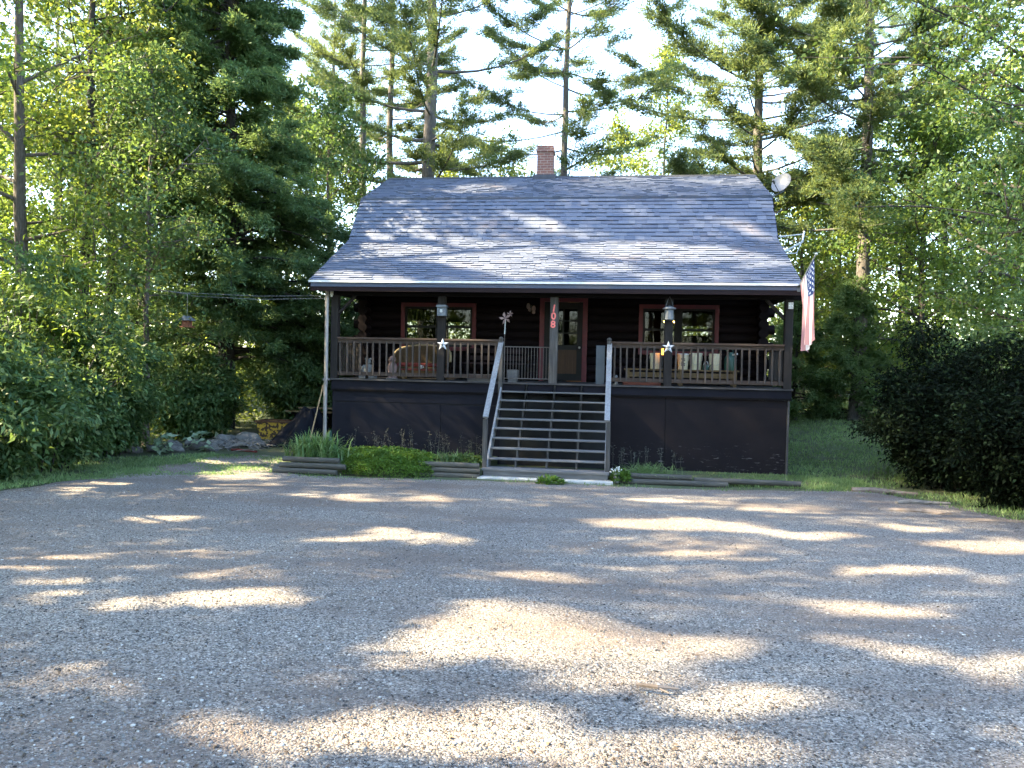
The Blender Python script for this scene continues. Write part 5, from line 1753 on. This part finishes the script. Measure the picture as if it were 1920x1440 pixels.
def pine(base, H, hb, R, seed, tr=.22, gap=.74, needle=.19, tw=18, per=13, dead=4, lean=(0, 0), dens=1.0, gaps=True):
    rs = np.random.default_rng(seed)
    base = np.array([base[0], base[1], float(gz(base[0], base[1]))])
    t, P = trunk_path(rs, base, H, .07, lean, 16)
    rad = tr * (1 - t * .9) ** .85 * (1 + .25 * np.exp(-t * 25)) + .01
    polys = [(P, rad)]
    PO, AX = [], []
    h = hb
    while h < H - .3:
        f = (h - hb) / (H - hb)
        nw = rs.integers(3, 6)
        a0 = rs.uniform(0, 6.28)
        for k in range(nw):
            if rs.random() > dens:
                continue
            az = a0 + k * 6.283 / nw + rs.uniform(-.35, .35)
            L = R * 1.12 * (1 - f) ** .6 * (.55 + .5 * min(1, f * 5 + .35)) * rs.uniform(.45, 1.35)
            el = .10 + .6 * f ** 1.4 + rs.normal(0, .13)
            d = np.array([math.cos(az) * math.cos(el), math.sin(az) * math.cos(el), math.sin(el)])
            s_ = np.linspace(0, 1, 7)
            p0 = at(t, P, h / H) + np.array([0, 0, rs.uniform(-.15, .15)])
            B = p0 + d * L * s_[:, None] + np.array([0, 0, 1.0]) * ((s_[:, None] ** 2.4) * .16 - (s_[:, None] * (1 - s_[:, None])) * .2) * L + rs.normal(0, .04, 3) * s_[:, None] * L
            r0 = max(.014, np.interp(h / H, t, rad) * rs.uniform(.22, .36))
            polys.append((B, r0 * (1 - .9 * s_)))
            ntw = int(tw * max(.5, L / 2.4))
            side = np.array([-math.sin(az), math.cos(az), 0])
            for j in range(ntw):
                u = rs.uniform(.22, 1.0) ** .8
                q0 = np.array([np.interp(u, s_, B[:, m_]) for m_ in range(3)])
                sg = rs.choice([-1, 1])
                dd = d * rs.uniform(.35, 1.0) + side * sg * rs.uniform(.1, 1.0) + np.array([0, 0, rs.uniform(-.08, .28)])
                dd /= np.linalg.norm(dd)
                l2 = rs.uniform(.3, 1.15) * (1.15 - .5 * u) * min(1.3, max(.5, L / 2.4))
                if j % 2 == 0:
                    polys.append((np.array([q0, q0 + dd * l2]), np.array([.009, .004])))
                for g in np.linspace(.2, 1, 6):
                    PO.append(q0 + dd * l2 * g); AX.append(dd)
        h += gap * rs.uniform(.75, 1.3)
    for k in range(dead):                                    # bare dead limbs under the crown
        h = hb * rs.uniform(.45, 1.0)
        az = rs.uniform(0, 6.28); L = R * rs.uniform(.3, .75)
        d = np.array([math.cos(az), math.sin(az), rs.uniform(-.1, .25)])
        p0 = at(t, P, h / H); s_ = np.linspace(0, 1, 5)
        B = p0 + d * L * s_[:, None] + rs.normal(0, .06, (5, 3)) * s_[:, None]
        polys.append((B, .035 * (1 - .85 * s_)))
        for j in range(3):
            q0 = B[rs.integers(2, 5)]; e = rs.normal(0, .4, 3)
            polys.append((np.array([q0, q0 + e]), np.array([.01, .004])))
    PO = np.array(PO); AX = np.array(AX)
    pp = np.repeat(PO, per, 0); ax = np.repeat(AX, per, 0)
    n = len(pp)
    pp = pp + rs.normal(0, .085, (n, 3)) * [1, 1, .7]
    if gaps:
        k_ = open_sky(pp, rs)
        pp, ax = pp[k_], ax[k_]
        n = len(pp)
    A = ax + rs.normal(0, .75, (n, 3)) + np.array([0, 0, .3])
    N = rs.normal(0, 1, (n, 3))
    V, Q = cards(pp, A, N, needle * rs.uniform(.6, 1.2, n), .032 * rs.uniform(.7, 1.4, n), .03)
    return tuple(base), polys, V, Q

def hemlock(base, H, hb, R, seed, tr=.22, nl=200, per=8, needle=.15, tw=16, pw=.75, sparse=0.0, wd=.038):
    rs = np.random.default_rng(seed)
    base = np.array([base[0], base[1], float(gz(base[0], base[1]))])
    t, P = trunk_path(rs, base, H, .05)
    rad = tr * (1 - t * .93) + .01
    polys = [(P, rad)]
    PO, AX = [], []
    for i in range(nl):
        f = (i + rs.random()) / nl
        h = hb + (H - hb) * min(.99, max(0, f + rs.normal(0, .02)))
        az = i * 2.399 + rs.uniform(-.8, .8)
        dr = rs.uniform(.12, .46)
        L = R * ((1 - f) ** pw) * (.75 + .4 * math.sin(9 * f + az) * .5) * rs.uniform(.7, 1.18) + .15
        d = np.array([math.cos(az), math.sin(az), .28 - .1 * (1 - f) + rs.normal(0, .14)])
        s_ = np.linspace(0, 1, 6)
        B = at(t, P, h / H) + d * L * s_[:, None] - np.array([0, 0, dr * L]) * (s_[:, None] ** 1.9)
        polys.append((B, (.012 + .012 * L) * (1 - .88 * s_)))
        side = np.array([-math.sin(az), math.cos(az), 0])
        for j in range(int(tw * max(.35, L / R) ** .8) + 2):
            u = rs.uniform(.22, 1)
            q0 = np.array([np.interp(u, s_, B[:, m_]) for m_ in range(3)])
            sg = rs.choice([-1, 1])
            dd = d * .65 + side * sg * rs.uniform(.2, .9) + np.array([0, 0, rs.uniform(-.5, .3)])
            dd /= np.linalg.norm(dd)
            l2 = rs.uniform(.3, .8) * (1.2 - .55 * u) * max(.5, L / R)
            for g in np.linspace(.1, 1, 6):
                PO.append(q0 + dd * l2 * g - np.array([0, 0, .12 * g * g * l2])); AX.append(dd)
    PO = np.array(PO); AX = np.array(AX)
    pp = np.repeat(PO, per, 0); ax = np.repeat(AX, per, 0)
    n = len(pp)
    pp = pp + rs.normal(0, .08, (n, 3)) * [1, 1, .9]
    k_ = open_sky(pp, rs)
    pp, ax = pp[k_], ax[k_]; n = len(pp)
    A = ax + rs.normal(0, .5, (n, 3)) - np.array([0, 0, .12])
    N = rs.normal(0, .5, (n, 3)); N[:, 2] += 1
    V, Q = cards(pp, A, N, needle * rs.uniform(.6, 1.3, n), wd * rs.uniform(.7, 1.3, n), .05)
    return tuple(base), polys, V, Q

def shrub(base, H, R, seed, n_st=34, per=20, leaf=.13, lw=.36, sig=.16, dens=14, droop=.5, ell=1.0):
    rs = np.random.default_rng(seed)
    base = np.array([base[0], base[1], float(gz(base[0], base[1]))])
    polys = []; C = []; AX = []
    for i in range(n_st):
        az = rs.uniform(0, 6.28); r = R * math.sqrt(rs.random())
        hh = H * math.sqrt(max(.08, 1 - (r / R) ** 2 * .75)) * (rs.uniform(.6, 1.08) if i % 7 else rs.uniform(1.05, 1.32))
        tip = base + np.array([r * math.cos(az) * ell, r * math.sin(az), hh])
        b0 = base + np.array([r * .35 * math.cos(az), r * .35 * math.sin(az), -.05])
        s_ = np.linspace(0, 1, 6)
        B = b0 + (tip - b0) * s_[:, None] + np.array([0, 0, 1]) * (np.sin(s_[:, None] * np.pi) * .12 * H)
        polys.append((B, .02 * (1 - .8 * s_)))
        for j in range(dens):
            u = rs.uniform(.12, 1)
            q0 = np.array([np.interp(u, s_, B[:, k]) for k in range(3)])
            e = rs.normal(0, 1, 3) * [1, 1, .4]; e /= np.linalg.norm(e)
            l2 = rs.uniform(.15, .5)
            for g in (.4, .7, 1.):
                C.append(q0 + e * l2 * g - np.array([0, 0, droop * .3 * g * g * l2])); AX.append(e)
    C = np.array(C); AX = np.array(AX)
    pp = np.repeat(C, per, 0); ax = np.repeat(AX, per, 0); n = len(pp)
    pp = pp + rs.normal(0, sig, (n, 3)) * [1, 1, .6]
    k_ = open_sky(pp, rs); pp, ax = pp[k_], ax[k_]; n = len(pp)
    A = ax + rs.normal(0, .7, (n, 3)); A[:, 2] -= droop
    N = rs.normal(0, .6, (n, 3)); N[:, 2] += .9
    V, Q = cards(pp, A, N, leaf * rs.uniform(.6, 1.3, n), leaf * lw * rs.uniform(.7, 1.3, n))
    return tuple(base), polys, V, Q

def add(kind, name, lab, cat, args, kw, bark, lf, group=None):
    b, pl_, V, Q = kind(*args, **kw)
    return plant_it(name, lab, cat, b, pl_, V, Q, bark, lf, group)

# left: the big hemlock and the leafy trees round it
add(hemlock, "hemlock", "tall broad dark hemlock left of the cabin", "tree", ((-11.6, 22.0), 19.5, 2.2, 4.4, 101), dict(nl=440, per=10, tw=28, tr=.26, pw=.58), 'bark_dark', 'lf_hem')
DG = "leafy trees left of the hemlock"
add(deciduous, "maple_tree", "thick trunked leafy tree at the far left edge of the wood", "tree", ((-15.2, 18.0), 17, 3.6, 4.0, 111), dict(tr=.2, nl=38, per=22, leaf=.14), 'bark', 'lf_maple', DG)
add(deciduous, "maple_tree", "slim dark trunked leafy tree second from the left edge", "tree", ((-15.0, 20.0), 18, 7.0, 3.4, 112), dict(tr=.17, nl=36, per=22, leaf=.14, lean=(.04, 0)), 'bark_dark', 'lf_yellow', DG)
add(deciduous, "maple_tree", "leafy tree with a straight dark trunk close behind the slim one", "tree", ((-16.4, 23.0), 18, 7.5, 3.6, 113), dict(tr=.2, nl=34, per=20, leaf=.16), 'bark_dark', 'lf_maple', DG)
add(deciduous, "birch_sapling", "thin forked young tree between the thick and the slim trunk", "tree", ((-16.2, 21.0), 9.5, 3.5, 2.4, 114), dict(tr=.09, nl=18, per=14, leaf=.15), 'bark', 'lf_maple', DG)
add(deciduous, "young_maple", "young leafy tree between the hemlock and the cabin roof", "tree", ((-10.2, 27.0), 11.5, 1.8, 2.8, 115), dict(tr=.1, nl=30, per=16, leaf=.16), 'bark', 'lf_shrub')
add(deciduous, "young_maple", "bushy young maple in front of the hemlock with warm lit tips", "tree", ((-11.9, 18.4), 9.8, 3.2, 1.9, 116), dict(tr=.09, nl=30, per=17, leaf=.12), 'bark', 'lf_shrub')
# pines behind the cabin
PG = "white pines behind the cabin"
add(pine, "white_pine", "slim pine nearest the hemlock, left of the roof", "pine", ((-11.6, 34), 27, 11, 4.2, 121), dict(tr=.2, dens=.85), 'bark_pine', 'lf_pine', PG)
add(pine, "white_pine", "sparse slender pine over the left end of the ridge", "pine", ((-10.4, 35), 26, 12.5, 3.0, 122), dict(tr=.22, dens=.6, dead=9), 'bark_pine', 'lf_pine', PG)
add(pine, "white_pine", "thick forking pine with heavy dark limbs left of the chimney", "pine", ((-7.5, 30), 25, 9.0, 4.6, 123), dict(tr=.36, dens=.95, dead=8, gap=.85), 'bark_pine', 'lf_pine', PG)
add(pine, "white_pine", "pine with a pale sunlit trunk just right of the chimney", "pine", ((-2.2, 34), 27, 9.5, 4.8, 124), dict(tr=.2, dens=.9, gap=.8), 'bark_pine', 'lf_pine', PG)
add(pine, "white_pine", "full crowned pine behind the satellite dish", "pine", ((5.4, 30), 26, 7.5, 4.6, 125), dict(tr=.23, gap=.66), 'bark_pine', 'lf_pine', PG)
add(pine, "white_pine", "tall pine with layered plumes right of the flag", "pine", ((8.1, 27), 23, 6.5, 4.4, 126), dict(tr=.24, gap=.66), 'bark_pine', 'lf_pine', PG)
add(deciduous, "aspen_tree", "yellow green airy tree behind the ridge between two pines", "tree", ((2.3, 42), 18.5, 5, 2.7, 131), dict(tr=.14, nl=34, per=14, leaf=.2), 'bark', 'lf_yellow')
add(deciduous, "aspen_tree", "small yellow green tree just left of the chimney", "tree", ((-5.6, 37), 12.8, 4, 2.3, 133), dict(tr=.1, nl=26, per=13, leaf=.19), 'bark', 'lf_yellow')
add(deciduous, "aspen_tree", "small yellow green tree behind the ridge beside the thick pine", "tree", ((-8.8, 40), 13.0, 4, 2.4, 134), dict(tr=.1, nl=26, per=13, leaf=.2), 'bark', 'lf_yellow')
add(deciduous, "aspen_tree", "lower yellow green tree behind the ridge right of the chimney", "tree", ((.4, 45), 15.5, 5, 2.4, 132), dict(tr=.12, nl=26, per=12, leaf=.22), 'bark', 'lf_yellow')
# right
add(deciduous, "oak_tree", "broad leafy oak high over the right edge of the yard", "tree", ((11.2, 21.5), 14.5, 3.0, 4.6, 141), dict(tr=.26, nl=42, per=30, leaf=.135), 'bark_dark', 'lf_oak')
add(deciduous, "oak_tree", "lush leafy tree standing in front of the right pine", "tree", ((10.2, 27.5), 10.0, 1.5, 3.4, 142), dict(tr=.16, nl=36, per=24, leaf=.13), 'bark_dark', 'lf_maple')
add(deciduous, "young_oak", "leaning leafy tree behind the flag", "tree", ((7.4, 31.5), 9.0, 1.2, 3.0, 143), dict(tr=.12, nl=30, per=17, leaf=.17, lean=(.05, 0)), 'bark', 'lf_yellow')
add(deciduous, "young_oak", "sunlit bushy tree between the flag and the dark thicket", "tree", ((9.3, 33.5), 8.0, .8, 3.0, 144), dict(tr=.12, nl=30, per=17, leaf=.17), 'bark', 'lf_yellow')
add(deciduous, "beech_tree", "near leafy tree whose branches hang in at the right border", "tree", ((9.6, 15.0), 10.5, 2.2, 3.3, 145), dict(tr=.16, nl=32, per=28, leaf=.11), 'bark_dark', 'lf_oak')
add(hemlock, "young_hemlock", "small dark green hemlock at the back of the lawn behind the flag", "tree", ((6.3, 27.5), 4.2, .3, 1.6, 151), dict(nl=70, tr=.07, per=7, tw=14), 'bark_dark', 'lf_hem')
add(hemlock, "young_hemlock", "small dark hemlock at the back of the lawn nearest the thicket", "tree", ((8.0, 27.0), 4.6, .3, 1.7, 152), dict(nl=70, tr=.07, per=7, tw=14), 'bark_dark', 'lf_hem')
DT = "dark evergreens crowding the right edge of the driveway"  # front shrubs are made up to fill an unexplained black area
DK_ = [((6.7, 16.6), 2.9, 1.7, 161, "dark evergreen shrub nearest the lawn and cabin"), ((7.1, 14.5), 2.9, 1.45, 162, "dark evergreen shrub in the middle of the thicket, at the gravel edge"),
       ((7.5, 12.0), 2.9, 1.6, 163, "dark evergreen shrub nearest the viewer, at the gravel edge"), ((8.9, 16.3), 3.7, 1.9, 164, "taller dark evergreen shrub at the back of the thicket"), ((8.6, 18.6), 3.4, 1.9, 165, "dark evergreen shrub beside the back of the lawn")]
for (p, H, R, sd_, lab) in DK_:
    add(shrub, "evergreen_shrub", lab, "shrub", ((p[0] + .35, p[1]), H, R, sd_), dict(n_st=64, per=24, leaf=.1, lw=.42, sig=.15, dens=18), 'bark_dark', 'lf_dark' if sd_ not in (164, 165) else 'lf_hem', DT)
for i, (a_, b_, r, lab) in enumerate((((4.4, 13.3, .06), (5.9, 13.05, .07), .05, "long fallen branch on the gravel, nearest the viewer"), ((4.95, 14.1, .06), (5.9, 14.3, .06), .045, "short pale fallen branch in the thicket shade"), ((4.6, 15.45, .05), (5.7, 15.2, .06), .06, "thick log lying at the lawn corner of the driveway"))):
    mb = MB()
    p, q = Vector(a_), Vector(b_)
    mb.tube([p, p.lerp(q, .35) + Vector((0, .04, .02)), p.lerp(q, .7) + Vector((0, -.02, .0)), q], [r, r * 1.05, r * .9, r * .6], 8)
    mb.tube([p.lerp(q, .5), p.lerp(q, .62) + Vector((0, -.15, .05))], [r * .4, r * .2], 6)
    tag(mb.build("fallen_branch", M['twig'] if i != 1 else M['pale_twig'], None, a_, smooth=True), lab, "branch", "branches lying by the thicket")
# left shrubs
SG = "shrubs along the left wood edge"
for (p, H, R, sd_, lab, mt, lf_) in (((-11.0, 11.6), 2.6, 1.6, 171, "broad leafy shrub nearest the viewer on the left verge", 'bark_dark', 'lf_shrub'), ((-11.3, 13.8), 3.6, 1.9, 172, "tall green shrub with drooping leaves left of the bird feeder", 'bark_dark', 'lf_shrub'),
                                ((-11.9, 16.5), 2.8, 1.45, 173, "dense green shrub under the bird feeder", 'bark_dark', 'lf_shrub'), ((-13.6, 12.6), 3.6, 2.0, 174, "shrub with yellowish tips at the left border", 'bark_dark', 'lf_yellow'), ((-13.0, 15.6), 4.4, 2.0, 175, "tallest leafy shrub standing behind the verge shrubs", 'bark_dark', 'lf_maple'),
                                ((-11.6, 20.0), 2.4, 1.2, 176, "dark shrub behind the row of rocks", 'bark_dark', 'lf_shrub'), ((-9.3, 22.4), 3.0, 1.6, 177, "dark shrub behind the rusty tub", 'bark_dark', 'lf_hem'), ((-8.3, 25.2), 4.6, 1.6, 178, "shaded shrub beside the rear corner of the cabin", 'bark_dark', 'lf_hem')):
    add(shrub, "leafy_shrub", lab, "shrub", (p, H, R, sd_), dict(n_st=56, per=15, leaf=.15, dens=17), mt, lf_, SG)
for (p, lab, sd_, n) in (((-10.55, 17.0), "pale broad leaved plant among the left rocks", 1, 60), ((-9.95, 17.55), "smaller pale leaved plant before the brush pile", 2, 34)):
    rs = np.random.default_rng(sd_)
    a_ = rs.uniform(0, 6.28, n)
    P = np.stack([p[0] + rs.normal(0, .13, n), p[1] + rs.normal(0, .1, n), rs.uniform(.1, .5, n)], 1)
    A = np.stack([np.cos(a_), np.sin(a_), rs.uniform(-.5, .4, n)], 1)
    N = rs.normal(0, .4, (n, 3)); N[:, 2] += 1; N[:, 1] -= .5
    tag(np_mesh("leafy_plant", *cards(P, A, N, .2 * rs.uniform(.6, 1.2, n), .13 * rs.uniform(.7, 1.2, n)), M['lf_hosta'], None, (p[0], p[1], 0)), lab, "plant")

# the wood further back: copies of four trees, each standing on its own
protoA = add(deciduous, "forest_tree", "airy leafy tree far back in the left wood", "tree", ((-22, 33), 17, 4, 4.0, 201), dict(tr=.2, nl=30, per=14, leaf=.24, sub=6, gaps=False), 'bark_dark', 'lf_yellow', "trees far back in the wood")
protoB = add(deciduous, "forest_tree", "rounded leafy tree far back behind the hemlock", "tree", ((-16, 36), 14, 2, 3.6, 202), dict(tr=.18, nl=30, per=14, leaf=.24, sub=6, gaps=False), 'bark_dark', 'lf_maple', "trees far back in the wood")
protoC = add(pine, "forest_pine", "tall pine far back in the left wood", "pine", ((-25, 38), 26, 7, 4.2, 203), dict(tr=.24, per=8, tw=11, needle=.3, gaps=False), 'bark_pine', 'lf_pine', "trees far back in the wood")
BACK = [(protoA, -29, 30, 1.0, "leafy tree far back at the left border"), (protoB, -33, 38, 1.2, "rounded tree far back at the left border"), (protoA, -19, 42, 1.1, "airy tree far back seen past the hemlock"), (protoB, -26, 46, 1.3, "rounded tree deep in the left wood"),
        (protoC, -17.5, 46, 1.0, "pine deep in the wood behind the hemlock"), (protoC, -36, 46, 1.1, "pine deep in the wood at the left border"), (protoA, 15, 38, .9, "airy tree far back right of the tall pine"), (protoB, 19, 33, 1.0, "rounded tree far back at the right border"),
        (protoA, 22, 44, 1.2, "airy tree deep in the right wood"), (protoC, 17, 48, 1.0, "pine deep in the right wood"), (protoB, 12, 46, .95, "rounded tree far back behind the flag"), (protoB, 14.5, 29, .85, "rounded tree behind the oak at the right"),
        (protoA, 8, 52, .75, "low airy tree far back behind the dish"), (protoB, -4.5, 52, .85, "rounded tree far back behind the chimney"), (protoA, -8.8, 50, .8, "airy tree far back between the left pines"), (protoB, -13.5, 52, .8, "rounded tree far back left of the roof"), (protoB, 12.0, 34.5, .6, "low rounded tree behind the leaning oak"), (protoB, 16.2, 33, .7, "low rounded tree at the back right of the lawn"), (protoA, 10.3, 38, .62, "low airy tree behind the tall right pine"), (protoB, -20.5, 28, .75, "low rounded tree behind the slim dark trunks"), (protoB, -23.5, 25.5, .7, "low rounded tree at the left border behind the thick trunk"), (protoA, 19.5, 25, .9, "airy tree behind the right thicket")]
for i, (p, x, y, s_, lab) in enumerate(BACK):
    copy_tree(p, (x, y, float(gz(x, y))), i * 1.7, (s_, s_ * .95), lab)

for i, (p, x, y, s_) in enumerate(((protoB, -14, -20, 1.1), (protoA, -8, -24, 1.0), (protoB, -2, -19, 1.0), (protoC, 3, -27, 1.0), (protoA, 6, -20, 1.05), (protoB, 12, -18, 1.1), (protoC, -11, -30, 1.05), (protoB, 17, -24, 1.1), (protoA, 0, -32, 1.2), (protoB, 8, -32, 1.2), (protoB, -20, -26, 1.2))):
    copy_tree(p, (x, y, float(gz(x, y))), i * 1.3, (s_, s_), "leafy forest tree across the road, outside the picture", "trees across the road")

# undergrowth and far foliage that reads as one mass
def undergrowth():
    rs = np.random.default_rng(77)
    C = []
    for x0, x1, y0, y1, h, n in ((-40, -12, 22, 34, 1.6, 240), (-50, -12, 34, 60, 5.5, 520), (9, 40, 27, 36, 2.2, 220), (7, 45, 36, 60, 6.0, 420), (-12, 8, 48, 62, 5.5, 260), (-22, -12.5, 14, 24, 1.3, 160), (-30, 30, -40, -17, 4.0, 420)):
        x = rs.uniform(x0, x1, n); y = rs.uniform(y0, y1, n)
        C.append(np.stack([x, y, gz(x, y) + h * rs.random(n) ** 1.4], 1))
    C = np.vstack(C)
    per = 75
    n = len(C) * per
    P = np.repeat(C, per, 0) + rs.normal(0, 1, (n, 3)) * [.85, .85, .45]
    P[:, 2] = np.maximum(P[:, 2], gz(P[:, 0], P[:, 1]) + .02)
    A = rs.normal(0, 1, (n, 3)); N = rs.normal(0, .7, (n, 3)); N[:, 2] += .7
    d = np.hypot(P[:, 0], P[:, 1])
    L = np.clip(d * .0062, .12, .34) * rs.uniform(.6, 1.3, n)
    return cards(P, A, N, L, L * .6)
tag(np_mesh("undergrowth", *undergrowth(), M['lf_yellow']), "dense green undergrowth filling the wood behind the trees", "undergrowth", kind='stuff')

# the wood that stands left of the picture and shades the yard
OG = "tall leafy trees west of the driveway"
SHADE = [(-13.5, 8.45), (-15.5, 4.5), (-13.5, -1.4), (-15.5, -4.6), (-20, 9.3), (-21, 2.0), (-20.5, -3.5), (-26, 11), (-27, 4.5), (-27.5, -2), (-21.5, 14.5), (-24, 20), (-27, 26), (-14.5, -9)]
for i, (x, y) in enumerate(SHADE):
    add(deciduous, "shade_tree", "tall leafy tree west of the driveway, outside the picture", "tree", ((x, y), (19 if i not in (4, 5, 7, 10, 11, 12) else 27) + (i * 37 % 5), 2.5, 4.4, 300 + i), dict(tr=.24, nl=34 if i not in (4, 5, 7, 10, 11, 12) else 46, per=19 if i not in (0, 10, 11) else 44, leaf=.25 if i not in (0, 10, 11) else .14, sub=7, sig=.5, top=.98, prof=lambda f: .75 + .3 * math.sin(3 * f)), 'bark_dark', 'lf_maple', OG)
